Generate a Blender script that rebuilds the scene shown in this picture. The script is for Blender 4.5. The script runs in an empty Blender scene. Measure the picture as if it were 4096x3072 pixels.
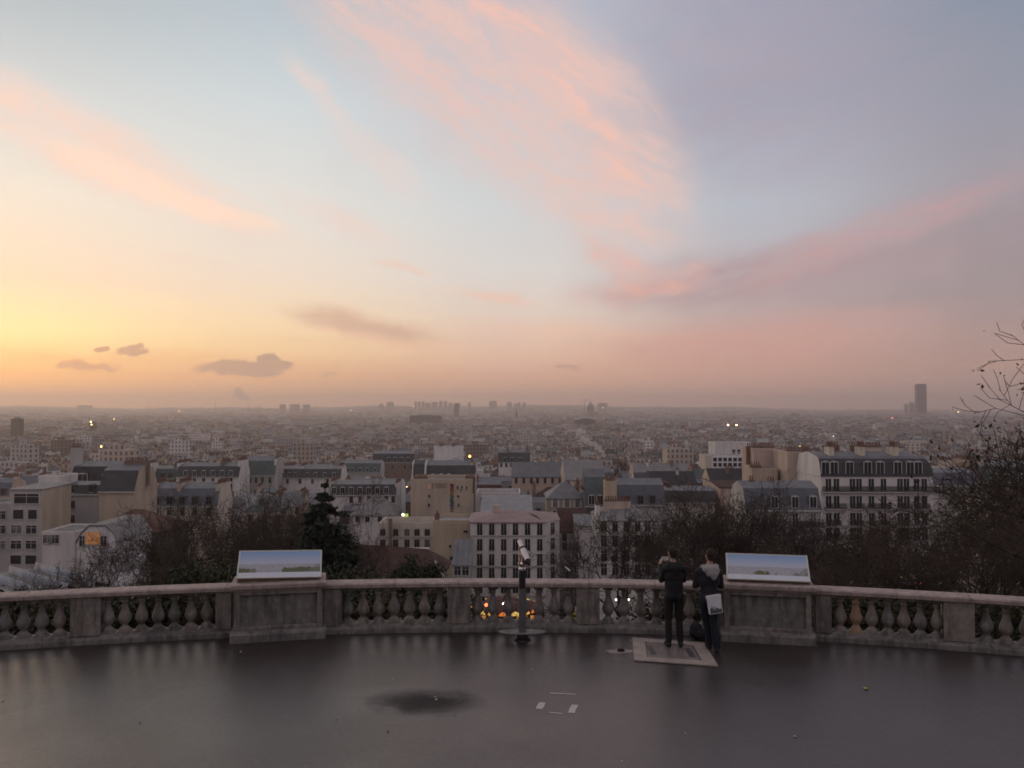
import bpy, bmesh, math, random
import numpy as np
from mathutils import Vector, Matrix
R = math.radians
scene = bpy.context.scene
COL = scene.collection
random.seed(7); RNG = np.random.default_rng(11)

# ------------------------------------------------------------------ camera
F, CX, CY, HZ = 3452.0, 2048.0, 1536.0, 1630.0      # focal length and centre in photo pixels, horizon row
CAM_Z = 4.34
PITCH = math.atan((HZ - CY) / F)
def ray(px, py):
    u = (px - CX) / F; v = (CY - py) / F
    return (u, math.cos(PITCH) - v * math.sin(PITCH), math.sin(PITCH) + v * math.cos(PITCH))
def at(px, py, Y):                                   # photo pixel + distance -> place
    d = ray(px, py); t = Y / d[1]
    return Vector((d[0] * t, Y, CAM_Z + d[2] * t))
def on_floor(px, py, z=0.0):                         # photo pixel -> place on the terrace floor
    d = ray(px, py); t = (z - CAM_Z) / d[2]
    return Vector((d[0] * t, d[1] * t, z))
cam = bpy.data.cameras.new('camera'); cam_o = bpy.data.objects.new('camera', cam); COL.objects.link(cam_o)
cam_o.location = (0, 0, CAM_Z); cam_o.rotation_euler = (R(90) + PITCH, 0, 0)
cam.sensor_width = 36; cam.lens = 36 * F / 4096; cam.clip_start = 0.1; cam.clip_end = 40000
scene.camera = cam_o

# ------------------------------------------------------------------ world: dawn sky
def lin(c):
    return tuple(((x / 255) / 12.92 if x / 255 <= 0.04045 else ((x / 255 + 0.055) / 1.055) ** 2.4) for x in c)
world = bpy.data.worlds.new('World'); scene.world = world; world.use_nodes = True
wt = world.node_tree; wt.nodes.clear()
class E:                                             # tiny expression wrapper over math nodes
    tree = wt
    def __init__(s, sock): s.s = sock
    @staticmethod
    def op(o, *a, clamp=False):
        n = E.tree.nodes.new('ShaderNodeMath'); n.operation = o; n.use_clamp = clamp
        for i, x in enumerate(a):
            if isinstance(x, E): E.tree.links.new(x.s, n.inputs[i])
            else: n.inputs[i].default_value = x
        return E(n.outputs[0])
    def __add__(s, o): return E.op('ADD', s, o)
    def __radd__(s, o): return E.op('ADD', s, o)
    def __sub__(s, o): return E.op('SUBTRACT', s, o)
    def __rsub__(s, o): return E.op('SUBTRACT', o, s)
    def __mul__(s, o): return E.op('MULTIPLY', s, o)
    def __rmul__(s, o): return E.op('MULTIPLY', s, o)
    def __truediv__(s, o): return E.op('DIVIDE', s, o)
def smooth(x, a, b):
    n = E.tree.nodes.new('ShaderNodeMapRange'); n.interpolation_type = 'SMOOTHSTEP'
    E.tree.links.new(x.s, n.inputs[0]); n.inputs[1].default_value = a; n.inputs[2].default_value = b
    return E(n.outputs[0])
def xyz(x, y, z):
    n = E.tree.nodes.new('ShaderNodeCombineXYZ')
    for i, v in enumerate((x, y, z)):
        if isinstance(v, E): E.tree.links.new(v.s, n.inputs[i])
        else: n.inputs[i].default_value = v
    return E(n.outputs[0])
def noise(vec, scale, detail=4, rough=0.55, dist=0.0):
    n = E.tree.nodes.new('ShaderNodeTexNoise'); n.inputs['Scale'].default_value = scale
    n.inputs['Detail'].default_value = detail; n.inputs['Roughness'].default_value = rough
    n.inputs['Distortion'].default_value = dist
    E.tree.links.new(vec.s, n.inputs['Vector']); return E(n.outputs['Fac'])
def mixc(f, a, b):
    n = E.tree.nodes.new('ShaderNodeMix'); n.data_type = 'RGBA'
    for k, v in ((0, f), (6, a), (7, b)):
        if isinstance(v, E): E.tree.links.new(v.s, n.inputs[k])
        elif k == 0: n.inputs[0].default_value = v
        else: n.inputs[k].default_value = (*v, 1)
    return E(n.outputs[2])
tc = wt.nodes.new('ShaderNodeTexCoord'); sp = wt.nodes.new('ShaderNodeSeparateXYZ')
wt.links.new(tc.outputs['Generated'], sp.inputs[0])
dx, dy, dz = (E(sp.outputs[i]) for i in range(3))
DIRV = E(tc.outputs['Generated'])
az = E.op('ARCTAN2', dx, dy) * 57.29578               # degrees, 0 ahead, + to the right
el = E.op('ARCSINE', E.op('MINIMUM', E.op('MAXIMUM', dz, -1.0), 1.0)) * 57.29578
def azel(px, py):
    d = Vector(ray(px, py)).normalized()
    return math.degrees(math.atan2(d.x, d.y)), math.degrees(math.asin(d.z))
# elevation ramps of the clear sky at five bearings
def ramp(stops):
    n = wt.nodes.new('ShaderNodeValToRGB'); r = n.color_ramp
    wt.links.new(E.op('MULTIPLY_ADD', el, 1 / 100, 0.1).s, n.inputs[0])
    r.elements[0].position = (stops[0][0] + 10) / 100; r.elements[0].color = (*lin(stops[0][1]), 1)
    r.elements[1].position = (stops[-1][0] + 10) / 100; r.elements[1].color = (*lin(stops[-1][1]), 1)
    for e, c in stops[1:-1]:
        q = r.elements.new((e + 10) / 100); q.color = (*lin(c), 1)
    return E(n.outputs[0])
ZEN = (172, 163, 168)
SKY_L = [(-10, (96, 84, 76)), (-0.5, (196, 154, 122)), (0.9, (222, 170, 126)), (2.0, (230, 178, 126)), (3.0, (244, 204, 146)), (4.4, (252, 229, 170)), (5.6, (246, 222, 176)), (7.6, (236, 212, 187)), (12.5, (230, 220, 206)), (17.5, (208, 211, 210)), (23, (178, 186, 190)), (45, (184, 180, 182)), (90, ZEN)]
SKY_CL = [(-10, (92, 82, 78)), (-0.5, (198, 154, 128)), (0.9, (222, 170, 136)), (2.1, (228, 176, 138)), (3.6, (240, 202, 158)), (5.2, (240, 212, 174)), (8.4, (232, 214, 198)), (13.2, (220, 218, 213)), (19.2, (200, 208, 211)), (25, (174, 187, 196)), (45, (180, 175, 180)), (90, ZEN)]
SKY_C = [(-10, (88, 80, 78)), (-0.5, (198, 156, 138)), (0.9, (214, 166, 144)), (2.1, (220, 170, 148)), (3.8, (228, 188, 166)), (5.5, (224, 200, 186)), (8.7, (214, 208, 205)), (13.5, (200, 205, 208)), (19.6, (188, 194, 203)), (25.3, (170, 181, 196)), (45, (178, 170, 176)), (90, ZEN)]
SKY_RC = [(-10, (84, 78, 78)), (-0.5, (190, 150, 138)), (0.9, (200, 156, 144)), (3, (202, 154, 144)), (5.3, (186, 158, 156)), (8.5, (182, 172, 178)), (13, (178, 183, 194)), (19, (158, 160, 177)), (25, (150, 156, 176)), (45, (168, 160, 168)), (90, ZEN)]
SKY_R = [(-10, (80, 74, 76)), (-0.5, (172, 142, 134)), (0.9, (178, 146, 138)), (3, (174, 142, 137)), (5, (164, 140, 140)), (8, (156, 141, 146)), (12.2, (160, 150, 158)), (17.5, (144, 146, 160)), (23, (128, 140, 158)), (45, (158, 151, 160)), (90, ZEN)]
SKY_B = [(-10, (76, 72, 76)), (-0.5, (150, 136, 138)), (3, (170, 152, 156)), (10, (164, 152, 162)), (25, (164, 156, 166)), (45, (166, 157, 164)), (90, ZEN)]
L_, CL_, C_, RC_, R_, B_ = (ramp(s) for s in (SKY_L, SKY_CL, SKY_C, SKY_RC, SKY_R, SKY_B))
sky = mixc(smooth(az, -30, -15), L_, CL_)
sky = mixc(smooth(az, -16, 1), sky, C_)
sky = mixc(smooth(az, 1, 16), sky, RC_)
sky = mixc(smooth(az, 15, 30), sky, R_)
sky = mixc(smooth(E.op('ABSOLUTE', az + -5.0), 60, 125), sky, B_)
wn = wt.nodes.new('ShaderNodeTexNoise'); wn.inputs['Scale'].default_value = 9; wn.inputs['Detail'].default_value = 3
wn.inputs['Roughness'].default_value = 0.6; wt.links.new(tc.outputs['Generated'], wn.inputs['Vector'])
ws = wt.nodes.new('ShaderNodeSeparateColor'); wt.links.new(wn.outputs['Color'], ws.inputs[0])
W1, W2 = E(ws.outputs[0]) - 0.5, E(ws.outputs[1]) - 0.5
FA = xyz(az + W1 * 3.6, el + W2 * 2.4, 1.0)          # sky angles with a common drift of the cloud rims
def dot(vec, k):
    n = wt.nodes.new('ShaderNodeVectorMath'); n.operation = 'DOT_PRODUCT'; wt.links.new(vec.s, n.inputs[0]); n.inputs[1].default_value = k
    return E(n.outputs['Value'])
def puff(vec, a0, e0, rx, ry, rot):                   # 1 at the heart of a tilted ellipse, 0 outside it
    c, s = math.cos(R(rot)), math.sin(R(rot))
    u = dot(vec, (c / rx, s / rx, -(a0 * c + e0 * s) / rx)); v = dot(vec, (-s / ry, c / ry, -(e0 * c - a0 * s) / ry))
    return E.op('SUBTRACT', 1.0, E.op('SQRT', E.op('MULTIPLY_ADD', u, u, v * v)), clamp=True)
fn = wt.nodes.new('ShaderNodeTexNoise'); fn.noise_dimensions = '2D'; wt.links.new(FA.s, fn.inputs['Vector']); fn.inputs['Scale'].default_value = .95; fn.inputs['Detail'].default_value = 4; fn.inputs['Roughness'].default_value = .7; FINE = E(fn.outputs['Fac'])
def fibres(rot, seed, kx, ky):
    c, q = math.cos(R(rot)), math.sin(R(rot))
    P = xyz(dot(FA, (c * kx, q * kx, seed * 9)), dot(FA, (-q * ky, c * ky, seed * 5)), 0.0)
    t_ = wt.nodes.new('ShaderNodeTexNoise'); t_.noise_dimensions = '2D'; wt.links.new(P.s, t_.inputs['Vector'])
    t_.inputs['Scale'].default_value = 1; t_.inputs['Detail'].default_value = 6; t_.inputs['Roughness'].default_value = .68
    return smooth(E(t_.outputs['Fac']) * .8 + FINE * .2, .36, .64)
FIB = {'d': fibres(-30, 1, .14, .62), 'l': fibres(-5, 2, .09, 1.0), 'u': fibres(12, 3, .11, .8)}
def cloud(col, key, fib, amt, banks, core=.85):
    """banks of one tint: warped ellipses on the sky (photo column, row, half sizes, tilt, weight) filled with fibres"""
    global sky
    m = None
    for px, py, rx, ry, rot, w in banks:
        a0, e0 = azel(px, py); k = 57.3 / F
        g = puff(FA, a0, e0, rx * k, ry * k, rot)
        m = g * w if m is None else E.op('MULTIPLY_ADD', g, w, m)
    m = smooth(m, 0.0, core) * E.op('MULTIPLY_ADD', FIB[key], fib * amt, (1 - fib) * amt)
    sky = mixc(m, sky, lin(col))
cloud((166, 152, 164), 'u', .5, .6, [(3100, 300, 1050, 620, 0, 1)])
cloud((154, 138, 144), 'u', .5, .8, [(3950, 1000, 820, 340, 6, 1), (3700, 1080, 640, 140, 14, .7)])
cloud((226, 190, 180), 'd', .55, .92, [(1880, 260, 1300, 470, -36, 1.1), (2420, 540, 600, 330, -62, .9), (2000, 500, 700, 170, -35, .6), (1600, 60, 500, 190, -30, .7)])
cloud((246, 190, 168), 'd', .6, .85, [(2080, 150, 480, 110, -33, 1), (2470, 600, 300, 110, -62, .7), (2250, 330, 260, 60, -45, .5)])
cloud((240, 206, 190), 'd', .55, .9, [(480, 650, 760, 170, -22, 1.1), (120, 470, 440, 110, -34, .8)])
cloud((254, 216, 192), 'd', .6, .85, [(640, 770, 560, 70, -19, 1.2), (900, 850, 260, 34, -14, 1.1)])
cloud((230, 204, 195), 'd', .5, .65, [(1240, 330, 260, 65, -42, .9), (1510, 650, 350, 95, -36, 1), (1380, 900, 450, 80, -22, 1), (700, 1040, 520, 30, -10, .6)])
cloud((204, 166, 148), 'l', .55, .95, [(1430, 1290, 400, 70, -9, 1.3)])
cloud((236, 186, 164), 'l', .4, .65, [(1640, 1080, 180, 28, -6, .8), (1490, 1347, 420, 22, -8, 1), (1980, 1200, 230, 36, -9, 1), (2250, 1330, 740, 55, -3, .7)])
cloud((206, 152, 146), 'l', .6, .8, [(3000, 1360, 950, 140, 5, 1), (2500, 1180, 350, 70, 4, .7)])
cloud((170, 142, 148), 'u', .5, .92, [(3080, 1100, 850, 165, 4, 1.2)])
cloud((196, 153, 153), 'u', .65, .8, [(3480, 930, 700, 105, 19, 1)])
cloud((230, 166, 150), 'd', .75, .85, [(2540, 1050, 260, 85, -24, 1.1), (2640, 1130, 300, 60, 4, .8), (2740, 1080, 180, 45, 14, .6)])
cloud((255, 222, 186), 'l', .2, .7, [(620, 1205, 210, 15, -14, 1), (560, 1222, 180, 11, -9, .9)])
cloud((222, 172, 124), 'l', .6, .5, [(500, 1430, 950, 40, -1, 1)])
# low cumulus near the horizon: union of small round puffs with crinkled rims
CW = noise(DIRV, 75, 4, .65) - 0.5
FB = xyz(az + CW * 1.1, el + CW * .9, 1.0)
def cumulus(puffs, col, amt):
    global sky
    m = None
    for px, py, rx, ry in puffs:
        a0, e0 = azel(px, py); k = 57.3 / F * 1.15
        q = puff(FB, a0, e0, rx * k, ry * k, 0); m = q if m is None else E.op('MAXIMUM', m, q)
    sky = mixc(smooth(m, .03, .42) * amt, sky, lin(col))
cumulus([(530, 1405, 62, 17), (540, 1396, 34, 22), (410, 1397, 28, 8)], (160, 134, 126), .92)
cumulus([(265, 1457, 26, 13), (325, 1455, 38, 17), (350, 1466, 110, 12), (420, 1476, 50, 9)], (164, 138, 128), .88)
cumulus([(950, 1474, 165, 26), (920, 1460, 80, 24), (1070, 1446, 52, 36), (1105, 1466, 60, 22), (1050, 1492, 80, 16)], (160, 136, 130), .92)
cumulus([(2250, 1466, 32, 9), (2290, 1472, 36, 6), (1320, 1497, 34, 7), (1350, 1460, 16, 6)], (178, 144, 134), .7)
# faint overall cirrus and level streaks low down
vs = noise(xyz(az * 0.03, el * 1.1, 3.3), 1.0, 4, .6)
sky = mixc(smooth(vs, .5, .75) * smooth(el, 7, 2) * 0.28, sky, lin((214, 160, 128)))
gr = noise(DIRV, 5, 3, .62)
sky = mixc(smooth(gr, .48, .8) * .22, sky, lin((206, 178, 176)))
nish = wt.nodes.new('ShaderNodeTexSky'); nish.sky_type = 'NISHITA'; nish.sun_disc = False
SUN_AZ, SUN_EL = -36.0, 2.0
nish.sun_elevation = R(SUN_EL); nish.sun_rotation = R(SUN_AZ)
bg = wt.nodes.new('ShaderNodeBackground'); wt.links.new(sky.s, bg.inputs[0]); bg.inputs[1].default_value = 0.97
bg2 = wt.nodes.new('ShaderNodeBackground'); wt.links.new(nish.outputs[0], bg2.inputs[0]); bg2.inputs[1].default_value = 0.02
add = wt.nodes.new('ShaderNodeAddShader'); wo = wt.nodes.new('ShaderNodeOutputWorld')
wt.links.new(bg.outputs[0], add.inputs[0]); wt.links.new(bg2.outputs[0], add.inputs[1]); wt.links.new(add.outputs[0], wo.inputs[0])
world.cycles.sampling_method = 'MANUAL'; world.cycles.sample_map_resolution = 512

sun = bpy.data.lights.new('sun', 'SUN'); sun.energy = 0.16; sun.angle = R(14); sun.color = (1.0, 0.74, 0.52)
sun_o = bpy.data.objects.new('sun', sun); COL.objects.link(sun_o)
sd = Vector((math.sin(R(SUN_AZ)) * math.cos(R(8)), math.cos(R(SUN_AZ)) * math.cos(R(8)), math.sin(R(8))))
sun_o.rotation_euler = sd.to_track_quat('Z', 'Y').to_euler()

vs_ = scene.view_settings; vs_.view_transform = 'Standard'; vs_.look = 'None'; vs_.gamma = 1; vs_.use_curve_mapping = False
vs_.exposure = 0.12
cy = scene.cycles
cy.use_denoising = True; cy.denoiser = 'OPENIMAGEDENOISE'; cy.max_bounces = 4; cy.diffuse_bounces = 1; cy.glossy_bounces = 3
cy.transparent_max_bounces = 8; cy.volume_bounces = 1; cy.sample_clamp_indirect = 4; cy.use_adaptive_sampling = True; cy.adaptive_threshold = 0.02; cy.adaptive_min_samples = 20
cy.filter_width = 1.7

# ------------------------------------------------------------------ helpers
def tag(o, label=None, cat=None, group=None, kind=None):
    for k, v in (('label', label), ('category', cat), ('group', group), ('kind', kind)):
        if v: o[k] = v
    return o
def link(name, data, parent=None, loc=None, rz=0.0):
    o = bpy.data.objects.new(name, data); COL.objects.link(o)
    if parent: o.parent = parent
    if loc is not None: o.location = loc
    if rz: o.rotation_euler = (0, 0, rz)
    return o
def thing(name, label, cat, loc=(0, 0, 0), rz=0.0, group=None):
    return tag(link(name, None, None, loc, rz), label, cat, group)
class MB:
    """collects faces for ONE mesh; q = current material slot"""
    def __init__(s): s.v = []; s.f = []; s.m = []; s.q = 0; s.mats = []
    def slot(s, mat):
        if mat not in s.mats: s.mats.append(mat)
        s.q = s.mats.index(mat); return s
    def face(s, *pts):
        n = len(s.v); s.v += [tuple(p) for p in pts]; s.f.append(tuple(range(n, n + len(pts)))); s.m.append(s.q)
    def mesh_(s, vs, fs):
        n = len(s.v); s.v += [tuple(p) for p in vs]; s.f += [tuple(i + n for i in f) for f in fs]; s.m += [s.q] * len(fs)
    def box(s, x0, x1, y0, y1, z0, z1):
        v = [(x0, y0, z0), (x1, y0, z0), (x1, y1, z0), (x0, y1, z0), (x0, y0, z1), (x1, y0, z1), (x1, y1, z1), (x0, y1, z1)]
        s.mesh_(v, [(0, 3, 2, 1), (4, 5, 6, 7), (0, 1, 5, 4), (1, 2, 6, 5), (2, 3, 7, 6), (3, 0, 4, 7)]); return s
    def bevbox(s, x0, x1, y0, y1, z0, z1, b=0.01):
        bm = bmesh.new(); bmesh.ops.create_cube(bm, size=1)
        for v in bm.verts: v.co = Vector(((x0 + x1) / 2 + v.co.x * (x1 - x0), (y0 + y1) / 2 + v.co.y * (y1 - y0), (z0 + z1) / 2 + v.co.z * (z1 - z0)))
        bmesh.ops.bevel(bm, geom=bm.edges[:], offset=b, segments=2, affect='EDGES', profile=0.5)
        s.bm(bm); return s
    def bm(s, bm, mw=None):
        bm.verts.index_update()
        vs = [tuple((mw @ v.co) if mw else v.co) for v in bm.verts]
        s.mesh_(vs, [tuple(v.index for v in f.verts) for f in bm.faces]); bm.free(); return s
    def prism(s, poly, y0, y1, axis='y'):
        """polygon (a, z) extruded along y (or x)"""
        n = len(poly)
        P = (lambda a, z, t: (a, t, z)) if axis == 'y' else (lambda a, z, t: (t, a, z)) if axis == 'x' else (lambda a, b, t: (a, b, t))
        v = [P(a, z, y0) for a, z in poly] + [P(a, z, y1) for a, z in poly]
        s.mesh_(v, [tuple(range(n)), tuple(range(2 * n - 1, n - 1, -1))] + [(i, i + n, (i + 1) % n + n, (i + 1) % n) for i in range(n)]); return s
    def lathe(s, prof, k=16, c=(0, 0, 0), caps=True):
        n = len(s.v); m = len(prof)
        for r, z in prof:
            for i in range(k):
                a = 2 * math.pi * i / k; s.v.append((c[0] + r * math.cos(a), c[1] + r * math.sin(a), c[2] + z))
        for j in range(m - 1):
            for i in range(k):
                s.f.append((n + j * k + i, n + j * k + (i + 1) % k, n + (j + 1) * k + (i + 1) % k, n + (j + 1) * k + i)); s.m.append(s.q)
        if caps:
            s.f.append(tuple(n + i for i in range(k))[::-1]); s.f.append(tuple(n + (m - 1) * k + i for i in range(k))); s.m += [s.q] * 2
        return s
    def tube(s, a, b, r0, r1, k=8):
        a, b = Vector(a), Vector(b); d = (b - a); L = d.length
        q = d.to_track_quat('Z', 'Y').to_matrix().to_4x4(); q.translation = a
        n = len(s.v); s.lathe([(r0, 0), (r1, L)], k)
        for i in range(n, len(s.v)): s.v[i] = tuple(q @ Vector(s.v[i]))
        return s
    def move(s, mw, start=0):
        for i in range(start, len(s.v)): s.v[i] = tuple(mw @ Vector(s.v[i]))
        return s
    def data(s, name, smooth_=False):
        me = bpy.data.meshes.new(name); me.from_pydata(s.v, [], s.f)
        for m in s.mats: me.materials.append(m)
        if len(s.mats) > 1: me.polygons.foreach_set('material_index', s.m)
        if smooth_: me.polygons.foreach_set('use_smooth', [True] * len(me.polygons))
        me.update(); return me
    def build(s, name, mat=None, parent=None, loc=None, smooth_=False):
        if mat is not None and not s.mats: s.mats = [mat]
        return link(name, s.data(name, smooth_), parent, loc)

MATS = {}
def mat(name, col, rough=0.8, var=0.25, scale=3.0, metal=0.0, bump=0.0, bscale=40.0, spec=0.5, streak=0.0, tint=None, emit=None, es=0.0, ior=1.45):
    if name in MATS: return MATS[name]
    m = bpy.data.materials.new(name); m.use_nodes = True; t = m.node_tree; b = t.nodes['Principled BSDF']
    b.inputs['Roughness'].default_value = rough; b.inputs['Metallic'].default_value = metal; b.inputs['IOR'].default_value = ior
    b.inputs['Specular IOR Level'].default_value = spec
    c = t.nodes.new('ShaderNodeTexCoord'); n = t.nodes.new('ShaderNodeTexNoise')
    n.inputs['Scale'].default_value = scale; n.inputs['Detail'].default_value = 6; n.inputs['Roughness'].default_value = 0.62
    mp = t.nodes.new('ShaderNodeMapping'); t.links.new(c.outputs['Object'], mp.inputs[0])
    if streak: mp.inputs['Scale'].default_value = (1, 1, streak)
    t.links.new(mp.outputs[0], n.inputs['Vector'])
    r = t.nodes.new('ShaderNodeValToRGB'); r.color_ramp.elements[0].position = 0.3; r.color_ramp.elements[1].position = 0.72
    lo = tuple(x * (1 - var) for x in col); hi = tuple(min(1, x * (1 + var * 0.7)) for x in (tint or col))
    r.color_ramp.elements[0].color = (*lo, 1); r.color_ramp.elements[1].color = (*hi, 1)
    t.links.new(n.outputs['Fac'], r.inputs[0]); t.links.new(r.outputs[0], b.inputs['Base Color'])
    if bump:
        n2 = t.nodes.new('ShaderNodeTexNoise'); n2.inputs['Scale'].default_value = bscale; n2.inputs['Detail'].default_value = 5
        t.links.new(c.outputs['Object'], n2.inputs['Vector']); bp = t.nodes.new('ShaderNodeBump'); bp.inputs['Strength'].default_value = bump
        bp.inputs['Distance'].default_value = 0.02
        t.links.new(n2.outputs['Fac'], bp.inputs['Height']); t.links.new(bp.outputs[0], b.inputs['Normal'])
    if emit:
        b.inputs['Emission Color'].default_value = (*emit, 1); b.inputs['Emission Strength'].default_value = es
    MATS[name] = m; return m

# ------------------------------------------------------------------ terrain
GP = [(0, -3.2), (17.5, -3.2), (22, -4.2), (40, -9), (60, -14.5), (100, -25), (140, -34), (165, -37.5), (200, -40), (350, -47), (600, -57), (1000, -64), (1500, -68), (3000, -70), (5000, -68), (7000, -52), (9000, -28), (11000, -4), (12500, 4)]
GX, GZ = zip(*GP)
def ground(x, y):
    r = math.hypot(x * 0.6, y); z = float(np.interp(r, GX, GZ))
    if r > 4500:
        k = min(1, (r - 4500) / 6000)
        b = x / max(y, 1)
        z += k * (-14 + 22 * math.sin(b * 7.0 + 1.3) - 46 * max(0, b) + 16 * max(0, -b) + 7 * math.sin(b * 31) + 4 * math.sin(b * 77 + 1))
    return z
g_mat = mat('ground_earth', (0.05, 0.042, 0.035), 0.95, 0.4, 0.15)
mb = MB()
rows = [17.3, 20, 24, 30, 38, 48, 60, 75, 95, 120, 150, 200, 280, 400, 600, 900, 1300, 2000, 3000, 4200, 5500, 6600, 7700, 8800, 9800, 10800, 11800, 12600]
cols = np.linspace(-1.0, 1.0, 101)
vv = []
for r_ in rows:
    for c_ in cols:
        x = c_ * (r_ * 0.85 + 22); vv.append((x, r_, ground(x, r_)))
nc = len(cols); ff = [(j * nc + i, j * nc + i + 1, (j + 1) * nc + i + 1, (j + 1) * nc + i) for j in range(len(rows) - 1) for i in range(nc - 1)]
mb.mesh_(vv, ff); tag(mb.build('ground', g_mat, smooth_=True), kind='structure')

# ------------------------------------------------------------------ terrace and balustrade
FP = [(0, 2600), (920, 2559), (1313, 2537), (1838, 2530), (2351, 2527), (2661, 2537), (3271, 2571), (4096, 2625)]
FPX = [on_floor(*p) for p in FP]
PC = np.polyfit([p.x for p in FPX], [p.y for p in FPX], 3)
PC2 = np.polyfit([p.x for p in FPX], [p.y for p in FPX], 2); PC = (PC + np.append([0], PC2)) / 2
X0, X1 = -13.5, 13.5
def fy(x): return float(np.polyval(PC, x))
def path(x, n=0.0, z=0.0):
    d = float(np.polyval(np.polyder(PC), x)); L = math.hypot(1, d)
    return Vector((x - d / L * n, fy(x) + n / L, z))
def tang(x): return math.atan(float(np.polyval(np.polyder(PC), x)))
def x_at(px, n=0.0):                     # where along the balustrade a photo column falls
    u = (px - CX) / F; x = 0.0
    for _ in range(30): x = u * path(x, n).y
    return x

# wet asphalt
m = bpy.data.materials.new('wet_asphalt'); m.use_nodes = True; t = m.node_tree; b = t.nodes['Principled BSDF']; MATS['wet_asphalt'] = m
E.tree = t
c = t.nodes.new('ShaderNodeTexCoord'); V = E(c.outputs['Object'])
n_big = noise(V, .35, 4, .6, .3); n_mid = noise(V, 2.2, 5, .65); n_fine = noise(V, 55, 3, .7); n_grit = noise(V, 210, 2, .6); n_sp = noise(V, 13, 5, .72)
spx = t.nodes.new('ShaderNodeSeparateXYZ'); t.links.new(V.s, spx.inputs[0]); ox, oy = E(spx.outputs[0]), E(spx.outputs[1])
colr = mixc(smooth(n_big * .6 + n_mid * .4, .35, .65), (.020, .0145, .014), (.034, .026, .024))
colr = mixc(smooth(n_grit, .58, .76) * .5, colr, (.085, .072, .068))
colr = mixc(smooth(noise(V, 34, 1, .5), .70, .74) * .7, colr, (.16, .145, .13))
colr = mixc(smooth(n_sp, .42, .64) * .3, colr, (.011, .009, .009))
# the rough dry patch that does not mirror the sky
pc = on_floor(1705, 2808)
pu = (ox - pc.x + (n_mid - .5) * .9) / .78; pv = (oy - pc.y + (n_big - .5) * .6 + (n_mid - .5) * .5) / .52
patch = smooth(E.op('SQRT', pu * pu + pv * pv) + (n_fine - .5) * .35, 1.35, .15)
rgh = smooth(n_big, .3, .7) * .10 + n_mid * .10 + n_fine * .06 + n_sp * .22 + .15
rgh = rgh + patch * .45
t.links.new(mixc(patch * .5, colr, (.014, .012, .0115)).s, b.inputs['Base Color']); t.links.new(rgh.s, b.inputs['Roughness'])
t.links.new((patch * -.62 + 1.0).s, b.inputs['Specular IOR Level'])
b.inputs['Specular Tint'].default_value = (1, .89, .83, 1)
bp = t.nodes.new('ShaderNodeBump'); bp.inputs['Strength'].default_value = .45; bp.inputs['Distance'].default_value = .004
t.links.new((n_fine * .6 + n_grit * .4).s, bp.inputs['Height']); t.links.new(bp.outputs[0], b.inputs['Normal'])
mb = MB(); xs = np.linspace(X0, X1, 55)
for a_, c_ in zip(xs[:-1], xs[1:]):
    mb.face((a_, -6, 0), (c_, -6, 0), path(c_, .45), path(a_, .45))
tag(mb.build('terrace_pavement', MATS['wet_asphalt']), kind='structure')

def stone_mat(name, col, grime, seed):
    m = bpy.data.materials.new(name); m.use_nodes = True; t = m.node_tree; b = t.nodes['Principled BSDF']; MATS[name] = m; E.tree = t
    c = t.nodes.new('ShaderNodeTexCoord'); s = t.nodes.new('ShaderNodeSeparateXYZ'); g = t.nodes.new('ShaderNodeNewGeometry'); t.links.new(g.outputs['Position'], s.inputs[0]); V = E(g.outputs['Position']); x, y, z = (E(s.outputs[i]) for i in range(3))
    big = noise(V, 1.3, 5, .62); mid = noise(V, 7, 5, .65); run = noise(xyz(x * 9, y * 9, z * 1.1 + seed), 1, 4, .6); pit = noise(V, 46, 4, .7); lich = noise(V, 15, 3, .5)
    k = mixc(smooth(mid, .3, .7), tuple(v * .72 for v in col), tuple(v * 1.18 for v in col))
    k = mixc(smooth(run * .6 + big * .4, .44, .62) * grime, k, tuple(v * .34 for v in col))
    k = mixc(smooth(lich, .63, .70) * .45, k, (col[0] * .9, col[1] * 1.02, col[2] * .78)); k = mixc(smooth(pit, .62, .72) * .5, k, tuple(v * .4 for v in col))
    t.links.new(k.s, b.inputs['Base Color']); b.inputs['Roughness'].default_value = .82
    bp = t.nodes.new('ShaderNodeBump'); bp.inputs['Strength'].default_value = .6; bp.inputs['Distance'].default_value = .012; t.links.new((pit * .5 + mid * .5).s, bp.inputs['Height']); t.links.new(bp.outputs[0], b.inputs['Normal']); return m
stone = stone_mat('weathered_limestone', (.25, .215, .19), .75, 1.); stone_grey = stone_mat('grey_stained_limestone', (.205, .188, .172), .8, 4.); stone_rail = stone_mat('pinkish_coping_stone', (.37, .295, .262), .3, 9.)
stone_tan = mat('new_tan_stone', (.36, .25, .16), .8, .25, 4, bump=.3, bscale=30)
# the butte behind the viewpoint, out of view, added to block low back sky
mb = MB(); hx = np.linspace(-90, 90, 19); hy = [-5.9, -9, -14, -22, -34, -50, -80, -120]; hz = [.0, 3.2, 4.5, 7.5, 12, 15, 17, 18]
mb.mesh_([(x, y, z + (.6 * math.sin(x * .3 + y) if z > 4 else 0)) for y, z in zip(hy, hz) for x in hx], [(j * 19 + i + 1, j * 19 + i, (j + 1) * 19 + i, (j + 1) * 19 + i + 1) for j in range(7) for i in range(18)])
tag(mb.build('hillside', mat('winter_grass', (.05, .06, .03), .95, .4, .4)), kind='structure')
mb = MB()
for a_, c_ in zip(xs[:-1], xs[1:]):      # retaining wall below the terrace edge
    mb.face(path(a_, .45, 0), path(c_, .45, 0), path(c_, .45, -3.6), path(a_, .45, -3.6))
    mb.face(path(c_, .448, .0), path(a_, .448, .0), path(a_, .448, -3.6), path(c_, .448, -3.6))
tag(mb.build('retaining_wall', stone_grey), kind='structure')

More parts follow.
